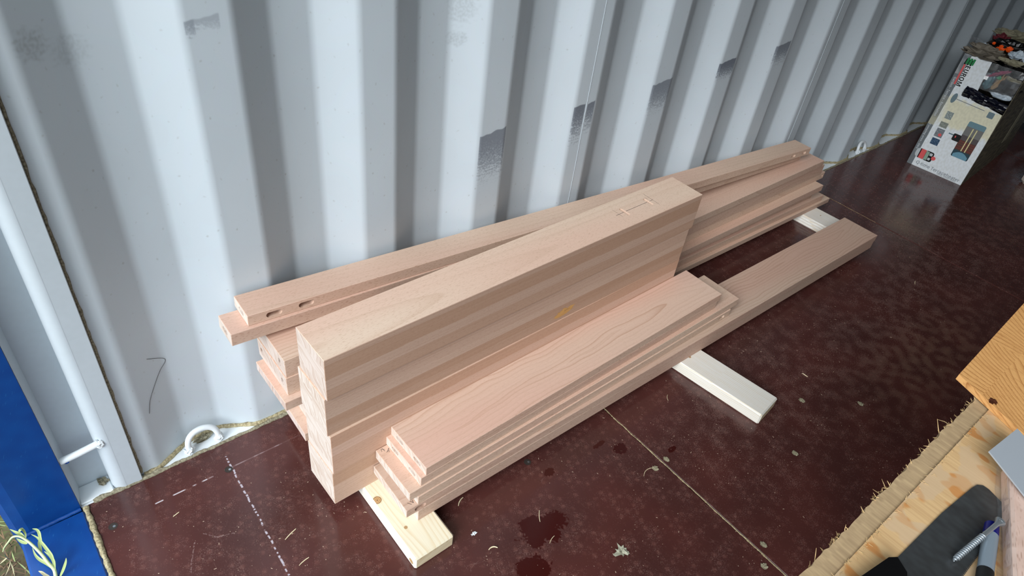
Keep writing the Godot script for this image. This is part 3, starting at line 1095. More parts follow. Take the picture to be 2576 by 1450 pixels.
func build_post() -> void:
	# white door post: a plate lapping over the first rib, a rounded nose and a recess; drawn as an outline in (x, z), raised to the roof
	var o := thing("trim_1", "white painted steel door post with a rounded nose, recess and short tie rod", "door post")
	o.set_meta("kind", "structure")
	var pts := PackedVector2Array([Vector2(-0.2405, 0.0015), Vector2(-0.2405, 0.0112), Vector2(-0.2415, 0.0122), Vector2(-0.2695, 0.0125)])
	for s in 9:
		var t := PI * 0.5 * s / 8.0
		pts.append(Vector2(-0.2695 - 0.0220 * sin(t), -0.0095 + 0.0220 * cos(t)))
	pts.append_array(PackedVector2Array([Vector2(-0.2915, -0.034), Vector2(-0.3435, -0.034), Vector2(-0.3515, 0.010), Vector2(-0.3520, 0.010), Vector2(-0.3520, -0.058), Vector2(-0.2405, -0.058)]))
	var st := stool()
	raise(st, pts, 0.0006, 2.40)
	# soften the nose
	var nose := stool()
	for s in 8:
		var p := []
		var n := []
		for e in [s, s + 1]:
			var t: float = PI * 0.5 * e / 8.0
			p.append(Vector2(-0.2695 - 0.0221 * sin(t), -0.0095 + 0.0221 * cos(t)))
			n.append(Vector3(-sin(t), 0, cos(t)))
		quad_n(nose, [Vector3(p[0].x, 0.001, p[0].y), Vector3(p[1].x, 0.001, p[1].y), Vector3(p[1].x, 2.40, p[1].y), Vector3(p[0].x, 2.40, p[0].y)], [n[0], n[1], n[1], n[0]], [Vector2.ZERO, Vector2.ZERO, Vector2.ZERO, Vector2.ZERO])
	put("post_plate", st.commit(), M.paint, o)
	put("post_nose", nose.commit(), M.paint, o)
	var rod := stool()
	tube(rod, [Vector3(-0.350, 0.134, 0.004), Vector3(-0.320, 0.138, 0.0055), Vector3(-0.287, 0.143, 0.006)], 0.0066, 12)
	var rd := put("tie_rod", rod.commit(), M.paint_white, o)
	var knob := put("weld", lump(Vector3(0.018, 0.018, 0.013), 4, 0.4, 8, 14), M.paint_white, rd)
	knob.position = Vector3(-0.2835, 0.134, 0.009)
	var chip := put("bare_spot", lump(Vector3(0.009, 0.006, 0.004), 6, 0.8, 7, 12), M.blue_dark, rd)
	chip.position = Vector3(-0.341, 0.128, 0.0085)
	chip.set_meta("label", "blue paint showing where white has chipped")
	var ledge := stool()
	box(ledge, Vector3(-0.3505, 0.0006, -0.034), Vector3(-0.2915, 0.0062, 0.009), 0.002)
	put("ledge", ledge.commit(), M.paint_white, o)
	var dirt := put("dirt", lump(Vector3(0.016, 0.006, 0.018), 12, 0.9, 8, 14), M.sealant, o)
	dirt.position = Vector3(-0.303, 0.0058, -0.020)
	# shadowed gap with old sealant between plate and rib
	var gap := stool()
	var gp := []
	var gr := []
	for s in 200:
		var y := 0.01 + s * 0.012
		gp.append(Vector3(-0.2385 + 0.0006 * N1.get_noise_2d(y * 30.0, 3.0), y, 0.0006))
		gr.append(0.0030 + 0.0013 * N2.get_noise_2d(y * 40.0, 3.0))
	tube(gap, gp, gr, 6)
	put("sealant_bead", gap.commit(), M.sealant, o)

	# blue outer post and door sill
	var b := thing("trim_2", "blue painted steel corner post at the open end of the container", "corner post")
	b.set_meta("kind", "structure")
	var bo := PackedVector2Array([Vector2(-0.3522, 0.0135), Vector2(-0.436, 0.0175), Vector2(-0.452, 0.0140), Vector2(-0.462, 0.0040), Vector2(-0.462, -0.16), Vector2(-0.3522, -0.16)])
	var bs := stool()
	raise(bs, bo, -0.15, 2.44)
	put("post_box", bs.commit(), M.blue, b)
	var wl := stool()
	var wp := []
	for s in 20:
		wp.append(Vector3(-0.353 - s * 0.0052, 0.003, 0.0165 + 0.0002 * s + 0.0008 * N1.get_noise_2d(s * 2.0, 4.0)))
	tube(wl, wp, 0.0042, 7)
	put("weld_seam", wl.commit(), M.blue, b)
	var sill := thing("trim_3", "blue painted steel door sill, scuffed, in front of the floor", "sill")
	sill.set_meta("kind", "structure")
	var ss := stool()
	box(ss, Vector3(-0.455, -0.15, 0.0185), Vector3(-0.3485, 0.0012, 2.36), 0.004)
	put("sill_plate", ss.commit(), M.blue, sill)
	var cp := []
	var cr := []
	for s in 300:
		var z := 0.016 + s * 0.005
		cp.append(Vector3(-0.3448 + 0.0006 * N1.get_noise_2d(z * 40.0, 5.0), -0.0008, z))
		cr.append(0.0052 + 0.0015 * N2.get_noise_2d(z * 60.0, 6.0) + 0.0008 * N3.get_noise_2d(z * 260.0, 6.0))
	var cs := stool()
	tube(cs, cp, cr, 7)
	put("sealant_bead", cs.commit(), M.sealant_pale, sill)


# ---------------------------------------------------------------- timber
func build_battens() -> void:
	var e: Material = M.spruce_end
	board("spruce_batten", Vector3(0.093, 0, 0.022), Vector3(0.0965, 0, 0.486), 0.0885, 0.034, [M.spruce_knot, M.spruce_side, e],
		"knotty pale spruce batten under the near end of the tall beam stack", "batten", "spruce battens under the boards", {"off": Vector2(0.02, 0.0)}, 0.0032)
	board("spruce_batten", Vector3(0.888, 0, 0.022), Vector3(0.9735, 0, 0.656), 0.0885, 0.034, [M.spruce_plain, M.spruce_side, e],
		"pale spruce batten sticking out beyond the middle of the long boards", "batten", "spruce battens under the boards", {"off": Vector2(0.0, 0.02)}, 0.0035)
	# the far one has a grooved side
	var o := thing("spruce_batten", "spruce batten with a grooved side under the far ends of the boards", "batten", "spruce battens under the boards")
	var X := Vector3(0.016, 0, 0.44).normalized()
	o.transform = Transform3D(Basis(X, Vector3.UP, X.cross(Vector3.UP)), Vector3(2.004, 0, 0.022))
	var st := stool()
	var prof := [Vector2(0, 0), Vector2(0, 0.034), Vector2(0.089, 0.034), Vector2(0.092, 0.0315)]
	for i in 3:
		var yy := 0.0315 - i * 0.0095
		prof.append_array([Vector2(0.092, yy - 0.0055), Vector2(0.0895, yy - 0.0070), Vector2(0.0895, yy - 0.0082), Vector2(0.092, yy - 0.0095)])
	prof.append(Vector2(0.092, 0))
	var L := 0.268
	var pv := PackedVector2Array(prof)
	var idx := Geometry2D.triangulate_polygon(pv)
	for i in prof.size():
		var a: Vector2 = prof[i]
		var b: Vector2 = prof[(i + 1) % prof.size()]
		var d := (b - a).normalized()
		var n := Vector3(0, d.x, -d.y)
		quad(st, Vector3(0, a.y, a.x), Vector3(0, b.y, b.x), Vector3(L, b.y, b.x), Vector3(L, a.y, a.x), n, Vector2(0, (a.x + a.y) * 4), Vector2(0, (b.x + b.y) * 4), Vector2(L, (b.x + b.y) * 4), Vector2(L, (a.x + a.y) * 4))
	for i in range(0, idx.size(), 3):
		for ee in [0.0, L]:
			tri(st, Vector3(ee, prof[idx[i]].y, prof[idx[i]].x), Vector3(ee, prof[idx[i + 1]].y, prof[idx[i + 1]].x), Vector3(ee, prof[idx[i + 2]].y, prof[idx[i + 2]].x), Vector3(-1 if ee == 0.0 else 1, 0, 0), prof[idx[i]] * 4, prof[idx[i + 1]] * 4, prof[idx[i + 2]] * 4)
	put("body", st.commit(), M.spruce_plain, o)


func stroke(parent: Node3D, called: String, pts: Array, y: float, width: float, m: Material) -> void:
	var st := stool()
	for i in pts.size() - 1:
		var a: Vector2 = pts[i]
		var b: Vector2 = pts[i + 1]
		var d := (b - a).normalized()
		var n := Vector2(-d.y, d.x) * width * 0.5
		var q := [a - n, b - n, b + n, a + n]
		var lo := []
		var hi := []
		for p in q:
			lo.append(parent.transform.affine_inverse() * Vector3(p.x, y, p.y))
			hi.append(parent.transform.affine_inverse() * Vector3(p.x, y + 0.00012, p.y))
		quad(st, hi[0], hi[1], hi[2], hi[3], Vector3.UP)
		for k in 4:
			var kk := (k + 1) % 4
			var mid: Vector3 = (hi[k] + hi[kk] - hi[(k + 2) % 4] - hi[(k + 3) % 4]).normalized()
			quad(st, lo[k], lo[kk], hi[kk], hi[k], mid)
	put(called, st.commit(), m, parent)


func build_tower() -> void:
	var w := 0.0965
	var G := "glued-up beech beams in the tall stack"
	var rows := [[Vector3(0.033, 0.034, 0.2965), Vector3(1.030, 0.034, 0.2745), 0.0978, "lam2_plain", "end_pale", "square beech beam at the bottom of the tall stack, lying on the battens"],
		[Vector3(0.0345, 0.1318, 0.2980), Vector3(1.0305, 0.1318, 0.2755), 0.1077, "lam1_pink", "end_pale", "second beech beam from the bottom of the tall stack, its top edge standing proud"],
		[Vector3(0.0315, 0.2395, 0.2930), Vector3(1.0270, 0.2395, 0.2765), 0.0965, "lam2_brown", "end_pale", "third beech beam up the tall stack, with a yellow glue smear on its side"]]
	for r in rows:
		var b := board("beech_beam", r[0], r[1], w, r[2], [M.straight_plain, M[r[3]], M[r[4]]], r[5], "beam", G)
		if r[0].y > 0.2:
			# glue smear on the front face
			var smear := put("glue_smear", lump(Vector3(0.046, 0.013, 0.0012), 21, 0.9, 10, 20), M.glue, b)
			smear.position = Vector3(0.580, 0.010, w + 0.0001)
			smear.rotation.z = 0.16
	var top := board("beech_beam", Vector3(0.0345, 0.336, 0.2980), Vector3(1.0365, 0.336, 0.2770), w, 0.0965, [M.straight_pale, M.lam1_brown, M.end_plain],
		"topmost beech beam of the tall stack, with two mortises and pencil lines on top", "beam", G,
		{"top": [[0.7715, w * 0.5 + 0.0005, 0.0042, 0.0155, 0.02], [0.8545, w * 0.5 + 0.0005, 0.0042, 0.0150, 0.02]]})
	var y := 0.43252
	stroke(top, "pencil_mark", [Vector2(0.776, 0.2352), Vector2(0.8010, 0.2340)], y, 0.0010, M.pencil)
	stroke(top, "pencil_mark", [Vector2(0.8095, 0.2335), Vector2(0.8840, 0.2315)], y, 0.0010, M.pencil)
	stroke(top, "pencil_mark", [Vector2(0.8925, 0.2312), Vector2(0.9050, 0.2308)], y, 0.0009, M.pencil)
	stroke(top, "pencil_mark", [Vector2(0.9040, 0.2020), Vector2(0.9035, 0.2530)], y, 0.0005, M.pencil)
	stroke(top, "pencil_mark", [Vector2(0.8945, 0.2160), Vector2(0.8940, 0.2240)], y, 0.0005, M.pencil)
	stroke(top, "pencil_mark", [Vector2(0.7850, 0.2140), Vector2(0.7860, 0.2460)], y, 0.0004, M.pencil)


func build_front_stack() -> void:
	var G := "beech boards stacked in front of the beams"
	board("beech_board", Vector3(0.145, 0.034, 0.4195), Vector3(1.945, 0.034, 0.4275), 0.1205, 0.0325, [M.straight_plain, M.edge_brown, M.end_pale],
		"lowest long beech board in front of the beams, lying directly on the battens", "board", G)
	var iv := board("beech_board", Vector3(0.119, 0.0665, 0.4185), Vector3(1.941, 0.0665, 0.4300), 0.1225, 0.0223, [M.flame2_brown, M.edge_brown, M.end_pale],
		"long beech board with flame grain reaching far past the shorter boards on it", "board", G,
		{"front": [[0.031, 0.0105, 0.0125, 0.0058, 0.02]], "off": Vector2(0.10, 0.06)})
	var y := 0.08882
	for s in [[Vector2(0.1295, 0.4040), Vector2(0.1345, 0.4115)], [Vector2(0.1350, 0.4020), Vector2(0.1392, 0.4105), Vector2(0.1405, 0.4030)]]:
		stroke(iv, "pencil_mark", s, y, 0.0009, M.pencil)
	board("beech_board", Vector3(0.144, 0.0888, 0.4185), Vector3(1.143, 0.0888, 0.4070), 0.118, 0.0237, [M.straight_pink, M.edge_plain, M.end_pale],
		"one metre beech board just above the long boards, front mortise at its far end", "board", G,
		{"front": [[0.962, 0.0118, 0.0125, 0.0055, 0.02]]})
	var a4 := board("beech_board", Vector3(0.126, 0.1125, 0.4165), Vector3(1.171, 0.1125, 0.4040), 0.1195, 0.0235, [M.straight_plain, M.edge_pale, M.end_pale],
		"beech board marked A4 in pencil at its near corner, below two shorter ones", "board", G)
	y = 0.13602
	for s in [[Vector2(0.1330, 0.3060), Vector2(0.1345, 0.3000), Vector2(0.1400, 0.3045)], [Vector2(0.1368, 0.2992), Vector2(0.1385, 0.3085)], [Vector2(0.1395, 0.3130), Vector2(0.1480, 0.3060), Vector2(0.1440, 0.3150)], [Vector2(0.1415, 0.3118), Vector2(0.1462, 0.3105)]]:
		stroke(a4, "pencil_mark", s, y, 0.0007, M.pencil)
	board("beech_board", Vector3(0.152, 0.1360, 0.4135), Vector3(1.077, 0.1360, 0.3930), 0.1185, 0.0228, [M.straight_pink, M.edge_plain, M.end_pale],
		"second beech board from the top of the front stack, two mortises in its end", "board", G,
		{"left": [[0.0315, 0.0115, 0.0105, 0.0042, 0.03], [0.0890, 0.0115, 0.0105, 0.0042, 0.03]]})
	board("beech_board", Vector3(0.163, 0.1588, 0.4130), Vector3(1.086, 0.1588, 0.3930), 0.1185, 0.0222, [M.flame_pink, M.edge_plain, M.end_pale],
		"topmost wide pinkish beech board of the front stack, flame grain on its face", "board", G,
		{"left": [[0.0300, 0.0108, 0.0112, 0.0042, 0.03], [0.0885, 0.0108, 0.0112, 0.0042, 0.03]], "off": Vector2(0.0, 0.055)})


func build_wall_stack() -> void:
	var G := "beech boards stacked between the beams and the wall"
	var w := 0.128
	board("beech_board", Vector3(0.300, 0.034, 0.1655), Vector3(2.088, 0.034, 0.1820), w, 0.0180, [M.straight_plain, M.edge_brown, M.end_pale],
		"lowest thin beech board behind the beams, reaching farthest over the grooved batten", "board", G)
	board("beech_board", Vector3(0.049, 0.0520, 0.1410), Vector3(2.040, 0.0520, 0.1735), w, 0.0240, [M.straight_pink, M.edge_plain, M.end_pink],
		"beech board second from the bottom behind the beams, its near end showing low down", "board", G)
	board("beech_board", Vector3(0.070, 0.0760, 0.1350), Vector3(1.975, 0.0760, 0.1600), 0.118, 0.0365, [M.straight_plain, M.edge_brown, M.end_pale],
		"recessed thick beech board in shade below the jutting one behind the beams", "board", G)
	board("beech_board", Vector3(0.090, 0.1125, 0.1780), Vector3(1.986, 0.1125, 0.1790), w, 0.0222, [M.straight_plain, M.edge_brown, M.end_pale],
		"beech board jutting forward like a shelf halfway up the stack by the wall", "board", G)
	board("beech_board", Vector3(0.082, 0.1347, 0.1600), Vector3(2.032, 0.1347, 0.1470), w, 0.0253, [M.straight_pink, M.edge_plain, M.end_pale],
		"beech board lying on the jutting shelf-like board by the wall", "board", G,
		{"front": [[1.938, 0.012, 0.004, 0.0035, 0.01]]})
	board("beech_board", Vector3(0.076, 0.1600, 0.1600), Vector3(1.998, 0.1600, 0.1480), w, 0.0380, [M.straight_plain, M.edge_brown, M.end_pale],
		"thick beech board under the long wide top board of the stack by the wall", "board", G)
	board("beech_board", Vector3(0.0095, 0.1980, 0.1660), Vector3(1.975, 0.1980, 0.1500), 0.130, 0.0225, [M.straight_pink, M.edge_brown, M.end_pink],
		"long wide beech board on top of the wall stack, carrying short blocks at one end", "board", G)
	var G2 := "short mortised beech blocks under the rails"
	board("beech_block", Vector3(0.0220, 0.2205, 0.1520), Vector3(0.272, 0.2205, 0.1540), 0.132, 0.0465, [M.straight_plain, M.edge_plain, M.end_plain],
		"lower of two short mortised beech blocks under the raised rail ends", "block", G2,
		{"left": [[0.017, 0.022, 0.0048, 0.0090, 0.025], [0.112, 0.022, 0.0048, 0.0090, 0.025]]})
	board("beech_block", Vector3(0.0240, 0.2670, 0.1500), Vector3(0.258, 0.2670, 0.1520), 0.132, 0.0440, [M.flame2_plain, M.edge_plain, M.end_plain],
		"upper of two short mortised beech blocks, directly under the raised rail ends", "block", G2,
		{"left": [[0.020, 0.022, 0.0048, 0.0090, 0.025], [0.108, 0.022, 0.0048, 0.0090, 0.025]], "off": Vector2(1.4, 0.05)})
	var G3 := "narrow mortised beech rails leaning on the wall stack"
	board("beech_rail", Vector3(-0.0415, 0.3285, 0.0840), Vector3(1.892, 0.2212, 0.1015), 0.0615, 0.0272, [M.straight_pink, M.edge_brown, M.end_pale],
		"lower of the two narrow beech rails, its mortised end jutting out past the upper one", "rail", G3,
		{"left": [[0.0300, 0.0136, 0.0105, 0.0050, 0.03]]})
	board("beech_rail", Vector3(-0.0055, 0.3542, 0.0760), Vector3(1.902, 0.2485, 0.1185), 0.0655, 0.0235, [M.straight_plain, M.edge_plain, M.end_pale],
		"upper narrow beech rail nearest the wall, with mortises along its front edge", "rail", G3,
		{"left": [[0.0340, 0.0122, 0.0115, 0.0050, 0.03]], "front": [[0.0490, 0.0116, 0.0150, 0.0056, 0.03], [0.1115, 0.0116, 0.0150, 0.0056, 0.03], [1.808, 0.0116, 0.0120, 0.0056, 0.012], [1.873, 0.0116, 0.0120, 0.0056, 0.012]]})


# ---------------------------------------------------------------- the carton at the far end
# outline in the carton's front plane (x to the right, y up), raised towards the viewer from z0 to z1
func plaque(parent: Node3D, called: String, outline: Array, z0: float, z1: float, m: Material, uvs := 1.0, off := Vector2.ZERO) -> MeshInstance3D:
	var pv := PackedVector2Array()
	for p in outline:
		pv.append(Vector2(p.x - off.x, -(p.y - off.y)))
	var st := stool()
	raise(st, pv, z0, z1, uvs)
	var o := put(called, st.commit(), m, parent)
	o.rotation.x = PI * 0.5
	o.position = Vector3(off.x, off.y, 0)
	return o


func rect(x0: float, y0: float, x1: float, y1: float, slant := 0.0) -> Array:
	return [Vector2(x0, y0), Vector2(x1, y0), Vector2(x1 + slant, y1), Vector2(x0 + slant, y1)]


func oval(cx: float, cy: float, rx: float, ry: float, turn := 0.0, n := 24) -> Array:
	var out := []
	for i in n:
		out.append(Vector2(cx, cy) + Vector2(rx * cos(TAU * i / n), ry * sin(TAU * i / n)).rotated(turn))
	return out


func rounded(x0: float, y0: float, x1: float, y1: float, r: float) -> Array:
	var out := []
	for c in [[x1 - r, y1 - r, 0.0], [x0 + r, y1 - r, 0.5], [x0 + r, y0 + r, 1.0], [x1 - r, y0 + r, 1.5]]:
		for i in 6:
			var t: float = PI * (c[2] + 0.5 * i / 5.0)
			out.append(Vector2(c[0] + r * cos(t), c[1] + r * sin(t)))
	return out


func lettering(parent: Node3D, text: String, at: Vector3, length: float, tall: float, turn: float, m: Material, weight := 400, italic := false) -> void:
	var f := SystemFont.new()
	f.font_names = PackedStringArray(["Droid Sans"])
	f.font_weight = weight
	f.font_italic = italic
	var t := TextMesh.new()
	t.text = text
	t.font = f
	t.font_size = 48
	t.pixel_size = 0.001
	t.depth = 0.004
	t.horizontal_alignment = HORIZONTAL_ALIGNMENT_CENTER
	t.vertical_alignment = VERTICAL_ALIGNMENT_CENTER
	var box_size := t.get_aabb().size
	var o := put("lettering", t, m, parent)
	o.transform = Transform3D(Basis(Vector3.BACK, turn) * Basis.from_scale(Vector3(length / maxf(box_size.x, 0.001), tall / maxf(box_size.y, 0.001), 0.1)), at)


func build_carton() -> void:
	var o := thing("cardboard_box", "worn white printed carton with a torn upper corner, standing by the far wall", "box")
	var X := Vector3(0.064, 0, 0.998).normalized()
	o.transform = Transform3D(Basis(X, Vector3.UP, X.cross(Vector3.UP)), Vector3(2.8174, 0.0003, 0.155))
	var face := mat(picture(256, 512, func(px: int, py: int) -> Color:
		var x := px / 256.0 * 0.24
		var y := 0.48 - py / 512.0 * 0.48
		var c := Color(0.90, 0.925, 0.94)
		var n := N1.get_noise_2d(x * 30.0, y * 30.0)
		var band := smoothstep(0.185, 0.215, y + 0.012 * n) * (1.0 - smoothstep(0.300, 0.325, y + 0.012 * n))
		band *= smoothstep(0.020, 0.060, x + 0.2 * (y - 0.2)) * 0.8 + 0.2
		c = c.lerp(Color(0.90, 0.885, 0.775), band)
		if x < 0.026 - 0.006 * (1.0 - y / 0.48):
			c = Color(0.42, 0.45, 0.47)
			if y > 0.40:
				c = c.lerp(Color(0.62, 0.63, 0.64), clampf(0.5 + n, 0.0, 1.0))
			if y > 0.185 and y < 0.31:
				c = c.lerp(Color(0.70, 0.69, 0.60), 0.35 + 0.55 * smoothstep(0.235, 0.205, y))
		return c.lerp(Color(0.62, 0.60, 0.53), clampf(0.06 + 0.10 * N2.get_noise_2d(x * 90.0, y * 60.0), 0.0, 1.0))), Color.WHITE, 0.5)
	var uvm := face
	uvm.uv1_scale = Vector3(2.0, 1.0, 1.0)
	plaque(o, "front_panel", [Vector2(0, 0), Vector2(0.228, 0), Vector2(0.2285, 0.2), Vector2(0.226, 0.311), Vector2(0.180, 0.318), Vector2(0.150, 0.330), Vector2(0.108, 0.338), Vector2(0.104, 0.40), Vector2(0.101, 0.478), Vector2(0, 0.479)], -0.003, 0.0, uvm, 1.0 / 0.48)
	var side := stool()
	box(side, Vector3(0.2265, 0, -0.605), Vector3(0.2295, 0.455, -0.003), 0.001)
	put("side_panel", side.commit(), M.kraft, o)
	var side2 := stool()
	box(side2, Vector3(0, 0, -0.605), Vector3(0.003, 0.478, -0.003), 0.001)
	put("side_panel", side2.commit(), M.kraft, o)
	var bk := stool()
	box(bk, Vector3(0.003, 0, -0.605), Vector3(0.2265, 0.478, -0.602), 0.0)
	box(bk, Vector3(0.003, 0, -0.602), Vector3(0.2265, 0.003, -0.003), 0.0)
	put("back_panel", bk.commit(), M.kraft, o)
	var lid := stool()
	box(lid, Vector3(0.0, 0.4782, -0.605), Vector3(0.229, 0.481, -0.055), 0.0)
	put("top_flap", lid.commit(), M.kraft, o)
	var fl := put("top_flap", lump(Vector3(0.12, 0.018, 0.09), 31, 0.7, 10, 20), M.kraft_grey, o)
	fl.position = Vector3(0.045, 0.474, -0.030)
	# torn kraft scuffs and a strip of tape along the side
	var tp := stool()
	box(tp, Vector3(0.2296, 0.10, -0.42), Vector3(0.2302, 0.40, -0.36), 0.0)
	put("tape", tp.commit(), M.kraft_pale, o)
	# print
	var black := M.black as Material
	var green := mat(null, Color(0.10, 0.50, 0.27), 0.5)
	var red := mat(null, Color(0.86, 0.36, 0.36), 0.5)
	var grey_ink := mat(null, Color(0.42, 0.45, 0.48), 0.5)
	var pale_ink := mat(null, Color(0.74, 0.76, 0.77), 0.5)
	var steel_ink := mat(null, Color(0.42, 0.50, 0.53), 0.5)
	var z0 := 0.0001
	var logo := Node3D.new()
	logo.name = "emblem"
	o.add_child(logo, true)
	for i in 3:
		plaque(logo, "bar", rect(0.0135 + i * 0.0105, 0.4405, 0.0205 + i * 0.0105, 0.4630, 0.002), z0, 0.0004, black)
	for i in 3:
		plaque(logo, "bar", rect(0.0180 + i * 0.0105, 0.4440, 0.0260 + i * 0.0105, 0.4680, 0.001), 0.0005, 0.0008, green)
	plaque(o, "print", rect(0.0155, 0.360, 0.0220, 0.440), z0, 0.0004, red)
	lettering(o, "EUROM", Vector3(0.0335, 0.3975, 0.0003), 0.080, 0.0165, -PI / 2, black, 800)
	lettering(o, "Garden - Terrace - Recreation", Vector3(0.0105, 0.303, 0.0003), 0.165, 0.0105, -PI / 2, pale_ink, 600)
	lettering(o, "Camping area - BBQ", Vector3(0.0095, 0.128, 0.0003), 0.115, 0.0100, -PI / 2, pale_ink, 600)
	lettering(o, "Q-time Terraceheater", Vector3(0.1245, 0.0170, 0.0003), 0.182, 0.0175, -0.02, grey_ink, 400, true)
	lettering(o, "1000, 2000 Watt", Vector3(0.1640, 0.0065, 0.0003), 0.078, 0.0080, -0.02, grey_ink, 400, true)
	# drawing of the heater on its stand
	plaque(o, "print", oval(0.0435, 0.3105, 0.0090, 0.0205, -0.10), z0, 0.0004, steel_ink)
	plaque(o, "print", [Vector2(0.053, 0.3115), Vector2(0.053, 0.3095), Vector2(0.164, 0.3040), Vector2(0.164, 0.3062)], z0, 0.0004, grey_ink)
	plaque(o, "print", rounded(0.180, 0.285, 0.203, 0.309, 0.003), z0, 0.0004, steel_ink)
	var heat := mat(picture(128, 256, func(px: int, py: int) -> Color:
		var x := px / 128.0
		var y := py / 256.0
		var n := N1.get_noise_2d(x * 8.0, y * 10.0) * 0.5 + N2.get_noise_2d(x * 26.0, y * 26.0) * 0.3
		var c := Color(0.42, 0.55, 0.59)
		if y > 0.14:
			c = Color(0.46, 0.46, 0.45)
		if y > 0.38:
			c = Color(0.34, 0.31, 0.31)
		if y > 0.52:
			c = Color(0.42, 0.20, 0.18).lerp(Color(0.30, 0.24, 0.20), clampf(0.5 + n, 0.0, 1.0))
		if y > 0.80:
			c = Color(0.16, 0.26, 0.30)
		if y > 0.83 and absf(x - 0.5) < 0.45 - (y - 0.83) * 0.2 and y - 0.83 > 0.12 * pow(2.0 * x - 1.0, 2.0):
			c = Color(0.42, 0.60, 0.68)
		for t in [0.40, 0.62]:
			if absf(x - t) < 0.030 and y > 0.16 and y < 0.80:
				c = Color(0.86, 0.83, 0.62)
		if fposmod(y * 16.0, 1.0) < 0.08 and y > 0.52 and y < 0.8:
			c = c.lerp(Color(0.75, 0.30, 0.25), 0.5)
		return c.lerp(Color(0.3, 0.3, 0.3), clampf(0.15 * n, 0.0, 1.0))), Color.WHITE, 0.45)
	heat.uv1_scale = Vector3(1.0 / 0.066, 1.0 / 0.153, 1.0)
	plaque(o, "print", rounded(0.1365, 0.098, 0.2025, 0.251, 0.006), z0, 0.0004, heat, 1.0, Vector2(0.1365, 0.251))
	plaque(o, "print", rounded(0.109, 0.157, 0.139, 0.186, 0.005), 0.0005, 0.0008, M.black_soft)
	plaque(o, "print", rect(0.090, 0.175, 0.110, 0.180), z0, 0.0004, steel_ink)
	plaque(o, "print", rect(0.117, 0.170, 0.121, 0.178), 0.0009, 0.0012, red)
	var small := [[0.046, 0.226, 0.072, 0.257, Color(0.60, 0.64, 0.62)], [0.043, 0.188, 0.073, 0.211, Color(0.56, 0.58, 0.53)], [0.043, 0.146, 0.074, 0.182, Color(0.50, 0.52, 0.54)], [0.044, 0.111, 0.075, 0.139, Color(0.17, 0.29, 0.42)]]
	for s in small:
		var base: Color = s[4]
		var m := mat(picture(48, 48, func(px: int, py: int) -> Color: return base.lerp(Color(0.80, 0.82, 0.82) if N1.get_noise_2d(px / 11.0, py / 11.0 + base.r * 50.0) > 0.25 else Color(0.20, 0.24, 0.27), 0.35 * absf(N2.get_noise_2d(px / 9.0, py / 9.0)) + 0.08)), Color.WHITE, 0.5)
		m.uv1_scale = Vector3(33, 33, 1)
		plaque(o, "print", rect(s[0], s[1], s[2], s[3]), z0, 0.0004, m, 1.0, Vector2(s[0], s[3]))
	plaque(o, "print", oval(0.0635, 0.157, 0.0065, 0.0065), 0.0005, 0.0008, red)
	var badge := Node3D.new()
	badge.name = "badge"
	o.add_child(badge, true)
	plaque(badge, "ground", rounded(0.012, 0.037, 0.082, 0.080, 0.016), z0, 0.0004, pale_ink)
	plaque(badge, "stripe", rect(0.0260, 0.038, 0.0300, 0.079), 0.0005, 0.0008, black)
	plaque(badge, "stripe", rect(0.0300, 0.038, 0.0500, 0.079), 0.0005, 0.0008, red)
	plaque(badge, "stripe", rounded(0.0500, 0.037, 0.0830, 0.080, 0.008), 0.0005, 0.0008, black)
	plaque(badge, "patch", rect(0.0510, 0.040, 0.0640, 0.077), 0.0009, 0.0011, mat(null, Color(0.55, 0.66, 0.58), 0.5))
	plaque(badge, "patch", rounded(0.0660, 0.063, 0.0780, 0.075, 0.003), 0.0009, 0.0011, pale_ink)
	plaque(badge, "patch", rounded(0.0660, 0.043, 0.0760, 0.054, 0.003), 0.0009, 0.0011, pale_ink)
	plaque(badge, "dot", oval(0.0865, 0.058, 0.0085, 0.0085), 0.0012, 0.0014, red)
	# what bulges out of its torn corner
	var bag := thing("plastic_bag", "clear plastic bag of dark and coloured odds and ends filling the torn carton corner", "bag")
	bag.transform = o.transform
	var bits := [["pouch", Vector3(0.125, 0.080, 0.07), Vector3(0.168, 0.355, -0.048), M.black_soft, 41], ["pouch", Vector3(0.100, 0.055, 0.06), Vector3(0.172, 0.425, -0.042), M.black, 42],
		["strap", Vector3(0.075, 0.012, 0.02), Vector3(0.143, 0.438, -0.012), M.pink, 43], ["bottle", Vector3(0.030, 0.055, 0.03), Vector3(0.121, 0.374, -0.022), M.teal, 44],
		["sleeve", Vector3(0.020, 0.055, 0.02), Vector3(0.142, 0.382, -0.016), M.tan, 45], ["cap", Vector3(0.018, 0.010, 0.015), Vector3(0.149, 0.425, -0.011), M.green, 46],
		["tool", Vector3(0.055, 0.012, 0.02), Vector3(0.195, 0.432, -0.010), M.kraft_pale, 47], ["paper", Vector3(0.070, 0.020, 0.02), Vector3(0.186, 0.362, -0.004), M.white_plastic, 48]]
	for b in bits:
		var m := put(b[0], lump(b[1], b[4], 0.55, 12, 18), b[3], bag)
		m.position = b[2]
		if b[0] == "strap":
			m.rotation.z = 0.55
		if b[0] == "sleeve":
			m.rotation.z = -0.35
	var film := stool()
	for i in 10:
		for k in 8:
			var pp := []
			for e in [[0, 0], [1, 0], [1, 1], [0, 1]]:
				var u: float = (i + e[0]) / 10.0
				var v: float = (k + e[1]) / 8.0
				pp.append(Vector3(0.104 + 0.122 * u, 0.376 + 0.102 * v, 0.004 + 0.006 * N2.get_noise_2d(u * 3.0, v * 3.0)))
			var n: Vector3 = (pp[1] - pp[0]).cross(pp[2] - pp[0]).normalized()
			quad(film, pp[0], pp[1], pp[2], pp[3], n)
	put("film", film.commit(), M.clear, bag)
	var flap := thing("black_plastic", "strip of shiny black plastic folded over the torn edge of the white carton", "plastic")
	flap.transform = o.transform
	var fs := stool()
	var rows := []
